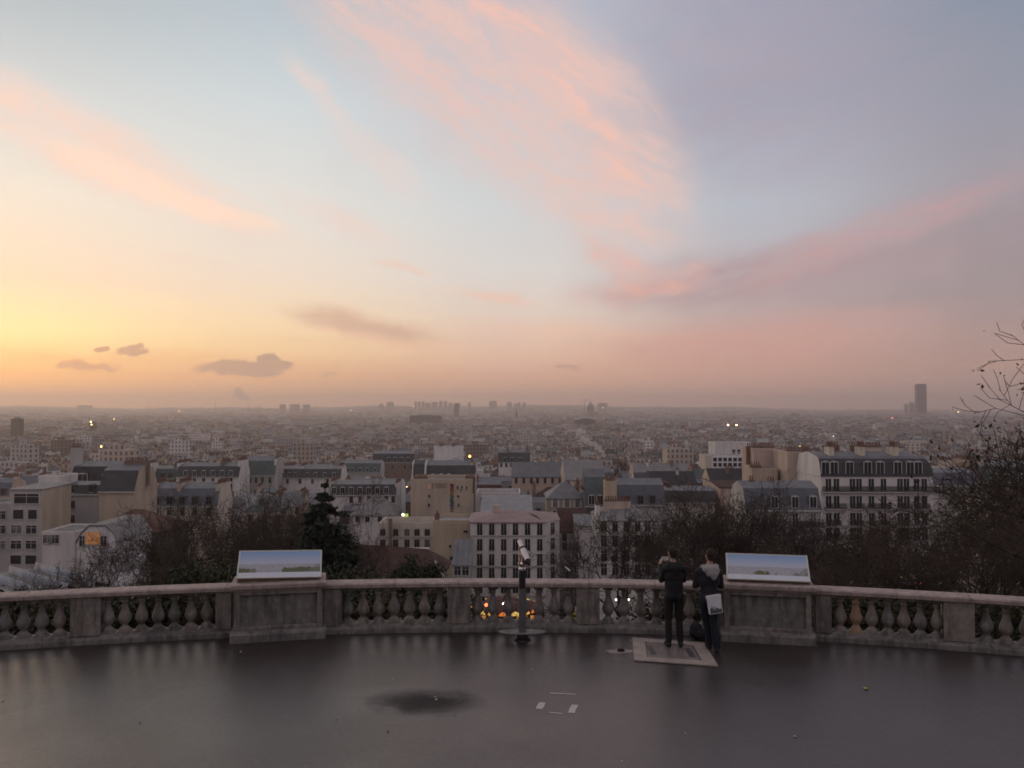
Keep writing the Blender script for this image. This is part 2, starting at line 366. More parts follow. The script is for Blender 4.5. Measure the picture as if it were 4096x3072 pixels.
bal = thing('stone_balustrade', 'long curved limestone balustrade with bulbous balusters along the terrace edge', 'balustrade')
def sweep(sec, xa, xb, steps=4):
    mb = MB(); k = len(sec); xs = np.linspace(xa, xb, steps + 1)
    vs = [path(x, n, z) for x in xs for n, z in sec]
    fs = [(j * k + i, (j + 1) * k + i, (j + 1) * k + (i + 1) % k, j * k + (i + 1) % k) for j in range(steps) for i in range(k)]
    fs += [tuple(range(k)), tuple(range(len(vs) - 1, len(vs) - 1 - k, -1))]
    mb.mesh_(vs, fs); return mb
RAIL = [(.07, .845), (.03, .865), (.025, .925), (.05, .95), (.43, .955), (.45, .93), (.45, .87), (.41, .845)]
PLIN = [(.0, .0), (.0, .085), (.012, .105), (.03, .115), (.09, .135), (.11, .155), (.42, .155), (.45, .12), (.45, .0)]
joints_px = [-1500, -900, -420, 130, 640, 923, 1310, 1585, 1838, 2095, 2351, 2612, 2886, 3262, 3560, 3850, 4260, 4700, 5300]
JX = [x_at(p, .2) for p in joints_px]; JX = [x for x in JX if X0 < x < X1]
JX = [X0] + JX + [X1]
for i, (a_, c_) in enumerate(zip(JX[:-1], JX[1:])):
    dz = RNG.normal(0, .0015)
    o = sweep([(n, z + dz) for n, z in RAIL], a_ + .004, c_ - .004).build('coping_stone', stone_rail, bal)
    a2 = a_ + (.3 if 0 < i else 0); c2 = c_ + (.3 if i < len(JX) - 2 else 0)
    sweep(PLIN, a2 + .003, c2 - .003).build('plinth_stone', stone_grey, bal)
piers = [(297, 418), (873, 935), (1290, 1368), (1793, 1882), (2304, 2395), (2846, 2900), (3250, 3313), (3758, 3880), (-300, -190), (4340, 4450)]
for a_, c_ in piers:
    xa, xb = x_at(a_, .08), x_at(c_, .08)
    sweep([(.07, .150), (.07, .843), (.40, .843), (.40, .150)], xa, xb, 2).build('pier', stone, bal)
prof = [(.105, .0), (.105, .035), (.098, .045), (.102, .06), (.095, .075), (.07, .095), (.052, .12), (.05, .135), (.06, .15), (.085, .18), (.105, .215), (.114, .255), (.112, .29), (.098, .335), (.078, .385), (.06, .44), (.048, .50), (.044, .545), (.058, .555), (.06, .575), (.046, .59), (.05, .605), (.07, .625), (.085, .64), (.085, .69)]
bal_me = {}
for nm, mt, sc in (('a', stone, 1), ('b', stone_grey, 1), ('c', stone_tan, 1)):
    mb = MB().slot(mt)
    pr = prof if nm != 'c' else [(.105, 0), (.105, .06), (.085, .08), (.06, .13), (.055, .15), (.08, .19), (.112, .24), (.114, .30), (.095, .33), (.075, .40), (.06, .48), (.055, .53), (.07, .545), (.07, .57), (.055, .59), (.055, .62), (.09, .64), (.09, .69)]
    mb.lathe(pr, 16); mb.box(-.11, .11, -.11, .11, -.004, .034); mb.box(-.095, .095, -.095, .095, .645, .692)
    me = mb.data('baluster', True); me.polygons.foreach_set('use_smooth', [len(p.vertices) == 4 and i < (len(pr) - 1) * 16 for i, p in enumerate(me.polygons)]); bal_me[nm] = me
bays = [(418, 873), (1368, 1793), (1882, 2304), (2395, 2846), (3313, 3758)]
spots = []
for a_, c_ in bays:
    xa, xb = x_at(a_, .2), x_at(c_, .2)
    spots += [xa + (xb - xa) * (i + .5) / 7 for i in range(7)]
for a_, dirn in ((297, -1), (3880, 1)):
    x = x_at(a_, .2) + dirn * .15
    for i in range(7): spots.append(x + dirn * .29 * i)
for x in spots:
    k = 'a' if RNG.random() < .6 else 'b'
    if abs(x - x_at(3408, .2)) < .08: k = 'c'
    p = path(x, .235, .153)
    o = link('baluster', bal_me[k], bal, p, tang(x) + RNG.normal(0, .03))
    if k == 'c': o['label'] = 'newer tan baluster of another profile'

def pedestal(pa, pb, label):
    """broad pedestal breaking forward from the balustrade; pa, pb = floor corners of its front"""
    A, Bq = on_floor(*pa), on_floor(*pb); w = (Bq - A).length; rz = math.atan2(Bq.y - A.y, Bq.x - A.x)
    t_ = thing('stone_pedestal', label, 'pedestal', A, rz)
    mb = MB(); mb.prism([(0, 0), (0, .135), (.02, .155), (.05, .165), (.075, .20), (.88, .20), (.88, 0)], 0, w, 'x'); mb.build('plinth', stone_grey, t_)
    mb = MB(); f = .155
    # body with a sunk field framed by four raised borders
    mb.box(.075, w - .075, .135, .84, .20, .945); mb.build('body', stone_grey, t_)
    mb = MB(); a_, b_ = .07, w - .07
    for q in ((a_, a_ + .10, .198, .93), (b_ - .10, b_, .198, .93)): mb.bevbox(q[0], q[1], .07, .14, q[2], q[3], .012)
    mb.bevbox(a_ + .10, b_ - .10, .072, .14, .198, .27, .012); mb.bevbox(a_ + .10, b_ - .10, .072, .14, .85, .93, .012)
    mb.build('panel_frame', stone, t_)
    mb = MB(); mb.prism([(.055, .925), (.045, .95), (.02, .965), (.01, .985), (.01, 1.04), (.03, 1.06), (.9, 1.065), (.9, .925)], .005, w - .005, 'x'); mb.build('cap', stone_rail, t_)
    return t_, w
pedL, wL = pedestal((918, 2576), (1304, 2554), 'broad stone pedestal left of the telescope carrying a sloping panorama board')
pedR, wR = pedestal((2884, 2566), (3266, 2586), 'broad stone pedestal beside the two men carrying a sloping panorama board')

# panorama boards: printed picture of the view (flat print)
def print_mat(seed):
    m = bpy.data.materials.new('panorama_print'); m.use_nodes = True; t = m.node_tree; b = t.nodes['Principled BSDF']
    E.tree = t; c = t.nodes.new('ShaderNodeTexCoord'); s = t.nodes.new('ShaderNodeSeparateXYZ'); t.links.new(c.outputs['Object'], s.inputs[0])
    u, v = E(s.outputs[0]) / 1.50, E(s.outputs[1]) / .63
    V = xyz(u, v, seed)
    sky_ = mixc(smooth(v, .5, 1.0), (.46, .50, .60), (.24, .38, .60))
    cty = mixc(smooth(noise(xyz(u * 60, v * 90, seed), 1, 3), .35, .65), (.24, .25, .30), (.52, .51, .54))
    hz_ = noise(xyz(u * 9, seed, 0), 1, 3) * .05 + .48
    pic = mixc(smooth(v - hz_, -.006, .006), cty, sky_)
    gh = noise(xyz(u * 5 + seed * 3, seed, 0), 1, 2); g2 = noise(xyz(u * 45, seed, v * 14), 1, 3)
    gm = smooth(gh * .5 + g2 * .14 - v, -.02, .03)
    pic = mixc(gm * smooth(gh, .45, .55), pic, mixc(g2, (.05, .06, .025), (.17, .18, .08)))
    tr = smooth(noise(xyz(u * 7, seed + 9, 0), 1, 2) * .4 + smooth(u, .8, 1.) * .35 + g2 * .1 - v, .0, .05) * smooth(u, .78, .9)
    pic = mixc(tr * .6, pic, (.2, .2, .16))
    e = E.op('MINIMUM', E.op('MINIMUM', u, 1.0 - u) * 2.3, E.op('MINIMUM', v * .9 - .15, 1.0 - v))
    txt = smooth(noise(xyz(u * 60, v * 40, 3.3 + seed), 1, 2), .6, .68) * smooth(v, .15, .12) * smooth(v, .05, .07)
    bor = mixc(txt * .35, (.62, .66, .72), (.2, .24, .3))
    t.links.new(mixc(smooth(e, .018, .022), bor, pic).s, b.inputs['Base Color'])
    b.inputs['Roughness'].default_value = .16; b.inputs['Specular IOR Level'].default_value = .5
    return m
brown_metal = mat('brown_painted_metal', (.20, .135, .10), .5, .2, 5)
frame_metal = mat('pale_metal_trim', (.55, .53, .46), .35, .15, 8, metal=.4)
def board(TL, TR, BL, BR, ped, label, seed):
    o0 = ped.location
    # distances: bottom edge over the front of the cap, top edge over its back
    Yb = (at(*BL, 1).y); rz = ped.rotation_euler.z
    def hit(px, off):      # meet the vertical plane standing 'off' metres behind the pedestal front
        n = Vector((-math.sin(rz), math.cos(rz), 0)); d = Vector(ray(*px)); C = Vector((0, 0, CAM_Z))
        tt = ((o0 + n * off) - C).dot(n) / d.dot(n); return C + d * tt
    bl, br, tl, tr = hit(BL, .20), hit(BR, .20), hit(TL, .66), hit(TR, .66)
    ux = ((br - bl) + (tr - tl)).normalized(); w = ((br - bl).length + (tr - tl).length) / 2
    cb, ct = (bl + br) / 2, (tl + tr) / 2
    up = (ct - cb); up = (up - ux * up.dot(ux)); h = up.length; up.normalize(); nz = ux.cross(up)
    org = cb - ux * w / 2
    th = thing('panorama_board', label, 'sign', (org.x, org.y, 1.067), 0)
    Mw = Matrix((( ux.x, up.x, nz.x, 0), (ux.y, up.y, nz.y, 0), (ux.z, up.z, nz.z, org.z - 1.067), (0, 0, 0, 1)))
    q = 1.5 / w; 
    mb = MB(); mb.box(0, 1.5, 0, .63, -.004, .004); o = mb.build('printed_panel', print_mat(seed), th)
    o.matrix_local = Mw @ Matrix.Diagonal((w / 1.5, h / .63, 1, 1))
    mb = MB(); e = .014
    mb.box(-e, w + e, -e, 0, -.02, .012); mb.box(-e, w + e, h, h + e, -.02, .012); mb.box(-e, 0, 0, h, -.02, .012); mb.box(w, w + e, 0, h, -.02, .012)
    o = mb.build('frame', frame_metal, th); o.matrix_local = Mw
    mb = MB(); mb.box(-e * .6, w + e * .6, -e * .6, h + e * .6, -.035, -.021); o = mb.build('backing', brown_metal, th); o.matrix_local = Mw
    # side gussets and foot rail
    L2 = Mw.inverted()
    for s_ in (0, 1):
        p0 = Mw @ Vector((s_ * w, 0.02, -.036)); p1 = Mw @ Vector((s_ * w, h, -.036)); d = Vector((math.cos(rz), math.sin(rz), 0)) * (-.012 if s_ else .012)
        pts = [p0, p1, Vector((p1.x, p1.y, .0)), Vector((p0.x, p0.y, 0)) + Vector((0, 0, 0))]
        mb = MB(); mb.mesh_([*pts, *[p + d for p in pts]], [(0, 1, 2, 3), (7, 6, 5, 4), (0, 4, 5, 1), (1, 5, 6, 2), (2, 6, 7, 3), (3, 7, 4, 0)])
        mb.build('side_plate', brown_metal, th)
    nb = Vector((-math.sin(rz), math.cos(rz), 0))
    a0 = Mw @ Vector((.03, .0, -.04)); a1 = Mw @ Vector((w - .03, .0, -.04)); mb = MB()
    ps = [Vector((a0.x, a0.y, 0.)) + nb * .03, Vector((a1.x, a1.y, 0.)) + nb * .03, a1 + nb * .03, a0 + nb * .03]
    mb.mesh_([*ps, *[p + nb * .02 for p in ps]], [(0, 1, 2, 3), (7, 6, 5, 4), (0, 4, 5, 1), (1, 5, 6, 2), (2, 6, 7, 3), (3, 7, 4, 0)])
    mb.build('front_skirt', brown_metal, th)
    return th
bdL = board((967, 2208), (1291, 2201), (948, 2311), (1283, 2308), pedL, 'sloping blue panorama picture board on the pedestal beside the dark conifer', 1.7)
bdR = board((2894, 2216), (3215, 2224), (2911, 2312), (3239, 2328), pedR, 'sloping blue panorama picture board on the pedestal just right of the two men', 5.2)

# ------------------------------------------------------------------ building kit
W = {k: mat('render_' + k, c, .9, .22, .35, streak=.25, tint=tuple(min(.9, x * 1.05) for x in c)) for k, c in {
    'white': (.66, .62, .59), 'cream': (.58, .51, .42), 'beige': (.48, .39, .30), 'tan': (.38, .30, .20), 'grey': (.44, .42, .40),
    'pink': (.54, .42, .34), 'brown': (.22, .155, .12), 'brick': (.20, .11, .085), 'pale': (.70, .68, .67), 'dark': (.12, .11, .11), 'ochre': (.50, .41, .29)}.items()}
RF = {k: mat('roof_' + k, c, r, .25, .5, metal=mt, spec=.2) for k, c, r, mt in (
    ('zinc', (.16, .165, .175), .55, .0), ('zinc_pale', (.26, .262, .268), .5, .0), ('slate', (.066, .070, .075), .6, 0), ('slate_blue', (.12, .13, .15), .55, 0),
    ('tile', (.12, .066, .052), .85, 0), ('tile_dark', (.085, .05, .042), .85, 0), ('green', (.10, .125, .125), .7, 0), ('pink', (.30, .22, .215), .7, 0), ('grey', (.22, .215, .21), .8, 0), ('black', (.045, .045, .05), .7, 0))}
glass = mat('window_glass', (.022, .024, .03), .18, .4, .7, spec=.35)
frame_w = mat('window_frame_white', (.52, .50, .48), .6, .1, 3)
frame_d = mat('window_frame_dark', (.16, .13, .11), .6, .1, 3)
iron = mat('balcony_iron', (.022, .022, .024), .5, .2, 3)
pot = mat('clay_chimney_pot', (.20, .105, .08), .85, .3, 3)
lit = {'warm': mat('lit_window', (.3, .2, .1), .5, .1, 3, emit=(1, .36, .08), es=.16), 'yellow': mat('lit_window_yellow', (.3, .3, .1), .5, .1, 3, emit=(1, .85, .3), es=.35)}
_cache = {}
curtain = mat('curtained_glass', (.13, .125, .12), .3, .5, 1.5, spec=.35)
def win_data(w, h, kind):
    cur = RNG.random() < .22 and kind not in lit and kind != 'bare'; k = (round(w, 2), round(h, 2), kind, cur)
    if k in _cache: return _cache[k]
    mb = MB(); fr = frame_d if kind in ('dark', 'bare') else frame_w
    # local: x centre 0, y = -out of wall, z from sill 0
    mb.slot(curtain if cur else glass if kind not in lit else lit[kind]); mb.box(-w / 2, w / 2, -.03, .05, 0, h)
    mb.slot(fr); t_ = .07
    if kind != 'bare':
        mb.box(-.035, .035, -.06, -.028, 0, h); mb.box(-w / 2, w / 2, -.055, -.029, h * .68, h * .68 + .06)
    mb.slot(W['pale'] if kind in ('trim', 'shutter', 'white') else frame_w)
    e = .11 if kind in ('trim', 'shutter') else .06
    mb.box(-w / 2 - e, -w / 2, -.10, .03, 0, h); mb.box(w / 2, w / 2 + e, -.10, .03, 0, h); mb.box(-w / 2 - e, w / 2 + e, -.10, .03, h, h + e)
    mb.slot(W['grey']); mb.box(-w / 2 - .12, w / 2 + .12, -.20, .03, -.12, 0)
    if kind == 'shutter':
        mb.slot(frame_w); mb.box(-w / 2 - .55, -w / 2 - .12, -.07, .0, 0, h); mb.box(w / 2 + .12, w / 2 + .55, -.07, .0, 0, h)
    if kind in ('rail', 'trim'):
        mb.slot(iron); mb.box(-w / 2 - .02, w / 2 + .02, -.17, -.14, .9, .95); mb.box(-w / 2 - .02, w / 2 + .02, -.17, -.14, .05, .1)
        n = max(4, int(w / .11))
        for i in range(n + 1):
            x = -w / 2 + w * i / n; mb.box(x - .018, x + .018, -.165, -.145, .08, .92)
    _cache[k] = mb.data('window'); return _cache[k]
def pane_data(w, h):
    k = (round(w, 2), round(h, 2), 'pane')
    if k not in _cache:
        mb = MB(); mb.slot(glass); mb.box(.04, w / 2 - .02, -.045, -.02, .05, h - .04); mb.box(-w / 2 + .02, -.04, -.045, -.02, .05, h - .04); _cache[k] = mb.data('pane')
    return _cache[k]
def dormer_data(w, h, roof, dep=1.6, kind='white'):
    k = (round(w, 2), round(h, 2), roof.name, 'dormer', kind)
    if k in _cache: return _cache[k]
    mb = MB(); mb.slot(roof); mb.prism([(-w / 2 - .14, 0), (-w / 2 - .14, h + .05), (0, h + .32), (w / 2 + .14, h + .05), (w / 2 + .14, 0)], 0, dep)
    mb.slot(frame_w if kind == 'white' else frame_d); mb.prism([(-w / 2 - .13, .0), (-w / 2 - .13, h + .02), (0, h + .27), (w / 2 + .13, h + .02), (w / 2 + .13, 0)], -.05, -.004)
    mb.slot(glass); mb.box(-w / 2, -.04, -.075, -.048, .1, h - .06); mb.box(.04, w / 2, -.075, -.048, .1, h - .06)
    _cache[k] = mb.data('dormer'); return _cache[k]
def chimney_data(w, d, h, wall, npots):
    k = (round(w, 1), round(d, 1), round(h, 1), wall.name, npots, 'ch')
    if k in _cache: return _cache[k]
    mb = MB(); mb.slot(wall); mb.box(-w / 2, w / 2, -d / 2, d / 2, -3.5, h); mb.slot(W['brown']); mb.box(-w / 2 - .08, w / 2 + .08, -d / 2 - .08, d / 2 + .08, h - .22, h + .0)
    mb.slot(pot); long = w >= d; L = max(w, d)
    for i in range(npots):
        q = (-.5 + (i + .5) / npots) * L * .92
        mb.lathe([(.14, h), (.11, h + .62), (.15, h + .66), (.13, h + .72)], 6, (q, 0, 0) if long else (0, q, 0))
    _cache[k] = mb.data('chimney'); return _cache[k]

FOOT = []        # footprints of placed buildings (x0, x1, y0, y1) and what must stay visible
VIS = []         # (px0, px1, D, y_bottom)
def building(label, cat='house', px=(0, 0), eave=0, D=160, depth=10, roof='mansard', rh=3.2, wall='white', rm='slate', rows=(), wins=(), wkind='rail', ww=1.0, wh=1.9, dorm=(), dm=(1.0, 1.5), dkind='white', side_l=(), side_r=(), chim=(), chw=None, base=None, cornice=(), balc=(), name='house', vis=None, group=None, yaw=0.0, panes=False, extra=None, bands=()):
    """a house put where the photo shows its front: px = photo columns of the front, eave = photo row of its eave, D = distance.
    rows = photo rows of window sills; wins = photo columns of the windows; dorm = columns of dormers"""
    pL, pR = at(px[0], eave, D), at(px[1], eave, D); w = pR.x - pL.x; ze = pL.z
    zg = ground(pL.x + w / 2, D) - .8 if base is None else base
    h = ze - zg
    t_ = thing(name, label, cat, (pL.x, D, zg), yaw, group)
    wm = W[wall] if isinstance(wall, str) else wall; rmat = RF[rm]
    FOOT.append((pL.x - 1, pL.x + w + 1, D - 1, D + depth + 1))
    if vis: VIS.append((px[0], px[1], D, vis))
    X = lambda p: (p - px[0]) / (px[1] - px[0]) * w
    Z = lambda r: at(px[0], r, D).z - zg
    mb = MB()
    sx = .0
    if roof == 'party':      # blank walls that rise with the roof profile at both ends
        mb.prism([(0, 0), (0, h), (rh * .35, h + rh * .8), (depth * .45, h + rh), (depth * .55, h + rh), (depth - rh * .35, h + rh * .8), (depth, h), (depth, 0)], 0, w, 'x')
    elif roof == 'shed': mb.prism([(0, 0), (0, h), (depth, h + rh), (depth, 0)], 0, w, 'x')
    elif roof == 'front_gable': mb.prism([(0, 0), (0, h), (w * .12, h + rh * .6), (w * .3, h + rh), (w * .7, h + rh), (w * .88, h + rh * .6), (w, h), (w, 0)], 0, depth)
    else: mb.box(0, w, 0, depth, 0, h)
    mb.build('wall', wm, t_)
    mb = MB(); o = .25; rf = None
    if roof == 'mansard':
        k = rh * .36; tp = rh * .22
        v = [(-.1, -o, h), (w + .1, -o, h), (w + .1, depth + o, h), (-.1, depth + o, h), (-.1, k, h + rh * .78), (w + .1, k, h + rh * .78), (w + .1, depth - k, h + rh * .78), (-.1, depth - k, h + rh * .78), (-.1, depth / 2, h + rh), (w + .1, depth / 2, h + rh)]
        mb.slot(rmat); mb.mesh_(v, [(0, 1, 5, 4), (2, 3, 7, 6)]); mb.slot(RF['zinc']); mb.mesh_(v, [(4, 5, 9, 8), (6, 7, 8, 9)])
        mb.slot(wm); mb.mesh_([(x, y, z) for x, y, z in v], [(0, 4, 8, 7, 3), (1, 2, 6, 9, 5)]); mb.slot(W['grey']); mb.box(-.12, w + .12, -.42, -.02, h - .28, h + .02)
        rf = mb.build('roof', None, t_)
    elif roof == 'roundmansard':
        pr = [(-o, h), (-.05, h + rh * .30), (.30, h + rh * .56), (.95, h + rh * .76), (1.9, h + rh * .86), (depth / 2, h + rh), (depth - 1.6, h + rh * .86), (depth + o, h)]
        k = len(pr); ins = [0, .05, .35, .95, 1.7, 2.2, 1.7, 0]
        v = [(-.1 , y, z) for (y, z) in pr] + [(w + .1 - i_, y, z) for (y, z), i_ in zip(pr, ins)]
        mb.slot(rmat); mb.mesh_(v, [(i, i + k, i + 1 + k, i + 1) for i in range(3)]); mb.slot(RF['zinc']); mb.mesh_(v, [(i, i + k, i + 1 + k, i + 1) for i in range(3, k - 1)]); mb.slot(wm); mb.mesh_(v, [tuple(range(k))]); mb.slot(rmat); mb.mesh_(v, [tuple(range(2 * k - 1, k - 1, -1))])
        rf = mb.build('roof', None, t_)
    elif roof in ('gable', 'hip'):
        i_ = min(depth, w) * .5 if roof == 'hip' else -.15
        if roof == 'hip': i_ = min(i_, w * .45)
        v = [(-o, -o, h), (w + o, -o, h), (w + o, depth + o, h), (-o, depth + o, h), (i_, depth / 2, h + rh), (w - i_, depth / 2, h + rh)]
        v += [(x, y, z - .22) for x, y, z in v[:4]]
        mb.slot(rmat); mb.mesh_(v, [(0, 1, 5, 4), (2, 3, 4, 5), (6, 7, 1, 0), (7, 8, 2, 1), (8, 9, 3, 2), (9, 6, 0, 3), (9, 8, 7, 6)])
        mb.slot(rmat if roof == 'hip' else wm); mb.mesh_(v, [(1, 2, 5), (3, 0, 4)]); rf = mb.build('roof', None, t_)
    elif roof == 'shed':
        mb.slot(rmat); a_ = rh / depth
        mb.prism([(-.3, h - .3 * a_ + .02), (depth + .2, h + rh + .2 * a_ + .02), (depth + .2, h + rh + .2 * a_ + .2), (-.3, h - .3 * a_ + .2)], -.2, w + .2, 'x')
        n = int(w / .9)
        for i in range(n): 
            x = w * (i + .5) / n; mb.prism([(-.3, h - .3 * a_ + .19), (depth, h + rh + .19), (depth, h + rh + .27), (-.3, h - .3 * a_ + .27)], x - .03, x + .03, 'x')
        rf = mb.build('roof', None, t_)
    elif roof == 'flat':
        mb.slot(rmat); mb.box(.25, w - .25, .25, depth - .25, h - .1, h + .12); mb.slot(wm)
        mb.box(-.05, w + .05, -.05, .25, h - .25, h + rh); mb.box(-.05, w + .05, depth - .25, depth + .05, h - .25, h + rh); mb.box(-.05, .25, .25, depth - .25, h - .25, h + rh - .02); mb.box(w - .25, w + .05, .25, depth - .25, h - .25, h + rh - .02)
        rf = mb.build('roof', None, t_)
    elif roof == 'party':
        mb.slot(rmat); pr = [(0, h), (rh * .35, h + rh * .8), (depth * .45, h + rh), (depth * .55, h + rh), (depth - rh * .35, h + rh * .8), (depth, h)]
        v = [(.4, y - (.15 if i < 3 else -.15), z + .08) for i, (y, z) in enumerate(pr)] + [(w - .4, y - (.15 if i < 3 else -.15), z + .08) for i, (y, z) in enumerate(pr)]
        mb.mesh_(v, [(i, i + 6, i + 7, i + 1) for i in range(5)]); rf = mb.build('roof', None, t_)
    elif roof == 'front_gable':
        mb.slot(rmat); pr = [(-.2, h - .1), (w * .12, h + rh * .6), (w * .3, h + rh), (w * .7, h + rh), (w * .88, h + rh * .6), (w + .2, h - .1)]
        v = [(x, -.15, z + .06) for x, z in pr] + [(x, depth, z + .06) for x, z in pr] + [(x, -.15, z + .3) for x, z in pr] + [(x, depth, z + .3) for x, z in pr]
        mb.mesh_(v, [(i, i + 6, i + 7, i + 1) for i in range(5)] + [(12 + i, 13 + i, 19 + i, 18 + i) for i in range(5)] + [(i, i + 1, i + 13, i + 12) for i in range(5)]); rf = mb.build('roof', None, t_)
    for r_ in rows:
        kk = wkind
        for p in wins:
            if isinstance(p, tuple): p, kk2 = p
            else: kk2 = kk
            win = link('window', win_data(ww, wh, kk2), t_, (X(p), 0, Z(r_)))
            if panes: link('pane', pane_data(ww, wh), win, (0, -.012, 0))
    for p, r_, a_, b_, kk in bands: link('window', win_data(a_, b_, kk), t_, (X(p), 0, Z(r_)))
    for fr, r_ in side_l:
        q = link('window', win_data(ww, wh, wkind), t_, (0, fr * depth, Z(r_))); q.rotation_euler = (0, 0, -math.pi / 2)
    for fr, r_ in side_r:
        q = link('window', win_data(ww, wh, wkind), t_, (w, fr * depth, Z(r_))); q.rotation_euler = (0, 0, math.pi / 2)
    if dorm:
        dd = dormer_data(dm[0], dm[1], rmat, 1.6, dkind)
        for p in dorm: link('dormer', dd, rf, (X(p), -.12, h + .3))
    for c_ in chim:
        p, fr, cw, cd, ch = c_[:5]; cm = W[c_[5]] if len(c_) > 5 else W['pink']
        link('chimney', chimney_data(cw, cd, ch, cm, max(2, int(max(cw, cd) / .45))), rf or t_, (X(p), fr * depth, h + rh * .8))
    for r_ in cornice: MB().box(-.12, w + .12, -.22, -.003, Z(r_) - .14, Z(r_) + .14).build('cornice', W['grey'], t_)
    for a_, b_, r_ in balc:
        mb = MB(); x0, x1 = X(a_), X(b_); z = Z(r_); mb.slot(W['grey']); mb.box(x0, x1, -.75, -.002, z - .18, z); mb.slot(iron)
        mb.box(x0, x1, -.74, -.70, z + .92, z + .98); mb.box(x0, x1, -.74, -.71, z + .06, z + .1); n = int((x1 - x0) / .14)
        for i in range(n + 1):
            x = x0 + (x1 - x0 - .085) * i / n; mb.box(x, x + .085, -.735, -.71, z, z + .94)
        mb.build('balcony', None, t_)
    return t_, (X, Z, w, h, depth)

# ------------------------------------------------------------------ near buildings, read off the photo
# (photo columns, eave row, distance from the height of a storey or what they touch)
B = building
ab_t, ai = B('grey apartment block with wide windows under a ribbed metal shed roof, far left', 'apartment block', (43, 168), 1960, 160, 10.5, 'shed', .25, 'grey', 'zinc_pale', name='apartment_block', vis=2260,
  bands=((107, 2013, 4.6, 1.75, 'white'), (75, 2076, 1.9, 1.7, 'bare'), (132, 2076, 1.6, 1.7, 'bare'), (68, 2134, 2.0, 1.5, 'white'), (128, 2134, 2.0, 1.5, 'white'), (68, 2195, 2.0, 1.5, 'white'), (128, 2195, 2.0, 1.5, 'white'), (68, 2256, 2.0, 1.6, 'bare'), (128, 2256, 2.0, 1.6, 'bare')))
B('lower wing of the grey apartment block at the left picture edge', 'apartment block', (-90, 42), 2024, 163, 9, 'flat', .5, 'grey', 'grey', name='apartment_block', vis=2250, rows=(2076, 2134, 2195), wins=(-50, 5), wkind='white', ww=1.8, wh=1.5)
B('small white rooftop box house behind the ribbed metal roof', 'house', (154, 242), 1908, 176, 7, 'flat', .3, 'white', 'grey', vis=1940)
B('pale rendered house with dark slate top storey and lit windows', 'house', (262, 400), 1976, 178, 9, 'mansard', 2.3, 'grey', 'slate', vis=2100, rows=(2034, 2092), wins=(292,), wkind='dark', ww=.9, wh=1.6, dorm=(288, 365), dkind='dark', bands=((288, 1972, .7, 1.7, 'yellow'), (365, 1968, .5, 1.1, 'yellow')))
B('house with a tall blank beige party wall of mansard outline', 'house', (397, 537), 1966, 172, 11, 'mansard', 5.2, 'beige', 'slate', vis=2090, chim=((500, .5, 5, .9, 1.6, 'brown'),))
B('house with steep black roof and a slanting studio skylight', 'house', (282, 460), 1930, 200, 12, 'mansard', 4.6, 'dark', 'black', vis=1960, chim=((275, .3, 2.6, .9, 4.5, 'grey'),), dorm=(330, 430), dm=(2.2, 1.7))
B('low house with dark red tiled hip roof behind bare trees at left', 'house', (330, 640), 2128, 140, 12, 'hip', 3.0, 'dark', 'tile', vis=2130)
B('white school hall with clipped gable and an orange lit window', 'hall', (308, 470), 2172, 128, 12, 'front_gable', 2.4, 'pale', 'grey', name='hall', vis=2180, bands=((371, 2178, 2.3, 1.8, 'warm'), (330, 2185, .9, 1.5, 'white'), (415, 2185, .9, 1.5, 'white')))
B('low white annex with a long window row beside the apartment block', 'house', (168, 300), 2135, 150, 10, 'flat', .4, 'white', 'grey', vis=2250, rows=(2173,), wins=(190, 220), ww=1.5, wh=1.5, wkind='white')
B('dwelling with blue grey zinc mansard and five arched dormers', 'house', (568, 868), 2024, 200, 11, 'mansard', 5.0, 'cream', 'slate_blue', vis=2060, dorm=(628, 678, 730, 780, 836), dm=(1.2, 1.9), dkind='dark', chim=((600, .5, .9, 8, 1.2, 'pink'), (705, .5, .9, 8, 1.4, 'pink'), (860, .5, .9, 8, 1.2, 'cream')), rows=(2060,), wins=(628, 678, 730, 780, 836))
B('white house with dark mansard and seven white dormers', 'house', (705, 955), 1908, 285, 12, 'mansard', 4.4, 'white', 'slate', vis=1960, dorm=(743, 778, 815, 852, 889, 924, 945)[:6] + (959,)[:0], dm=(1.2, 1.8), rows=(1926, 1958), wins=(743, 778, 815, 852, 889, 924), wkind='dark', chim=((705, .5, .8, 9, 1.2, 'white'), (880, .5, .8, 9, 1.6, 'brown'), (950, .5, .8, 9, 2.0, 'white')))
B('white house with dark mansard and two pale dormers', 'house', (512, 574), 1912, 282, 12, 'mansard', 4.2, 'white', 'slate', vis=1950, dorm=(529, 556), dm=(1.3, 1.9), rows=(1938,), wins=(545,), wkind='dark', chim=((574, .5, .7, 9, 1.4, 'white'),))
B('low dark green roofed house wedged between two white mansard houses', 'house', (577, 700), 1914, 290, 12, 'mansard', 4.0, 'brown', 'green', vis=1950, dorm=(615, 650, 680), dkind='dark', chim=((690, .5, .7, 8, 1.6, 'brown'),))
B('house with big plain grey green slate roof', 'house', (957, 1100), 1902, 300, 13, 'mansard', 6.4, 'grey', 'green', vis=1940, rows=(1932,), wins=(975, 1000, 1025, 1050, 1080), wkind='dark', chim=((957, .5, .7, 10, .8, 'white'), (1096, .5, .7, 10, .8, 'white')))
B('white house with black dormered mansard behind the conifer top', 'house', (1100, 1362), 1912, 310, 12, 'mansard', 4.0, 'white', 'slate', vis=1950, dorm=(1112, 1132, 1158, 1182, 1230, 1262, 1300, 1336), dkind='white', dm=(1.0, 1.6), rows=(1934,), wins=(1120, 1150, 1200, 1250, 1310), wkind='dark', chim=((1202, .5, .7, 9, 1.2, 'white'), (1355, .5, .8, 9, 1.2, 'cream')))
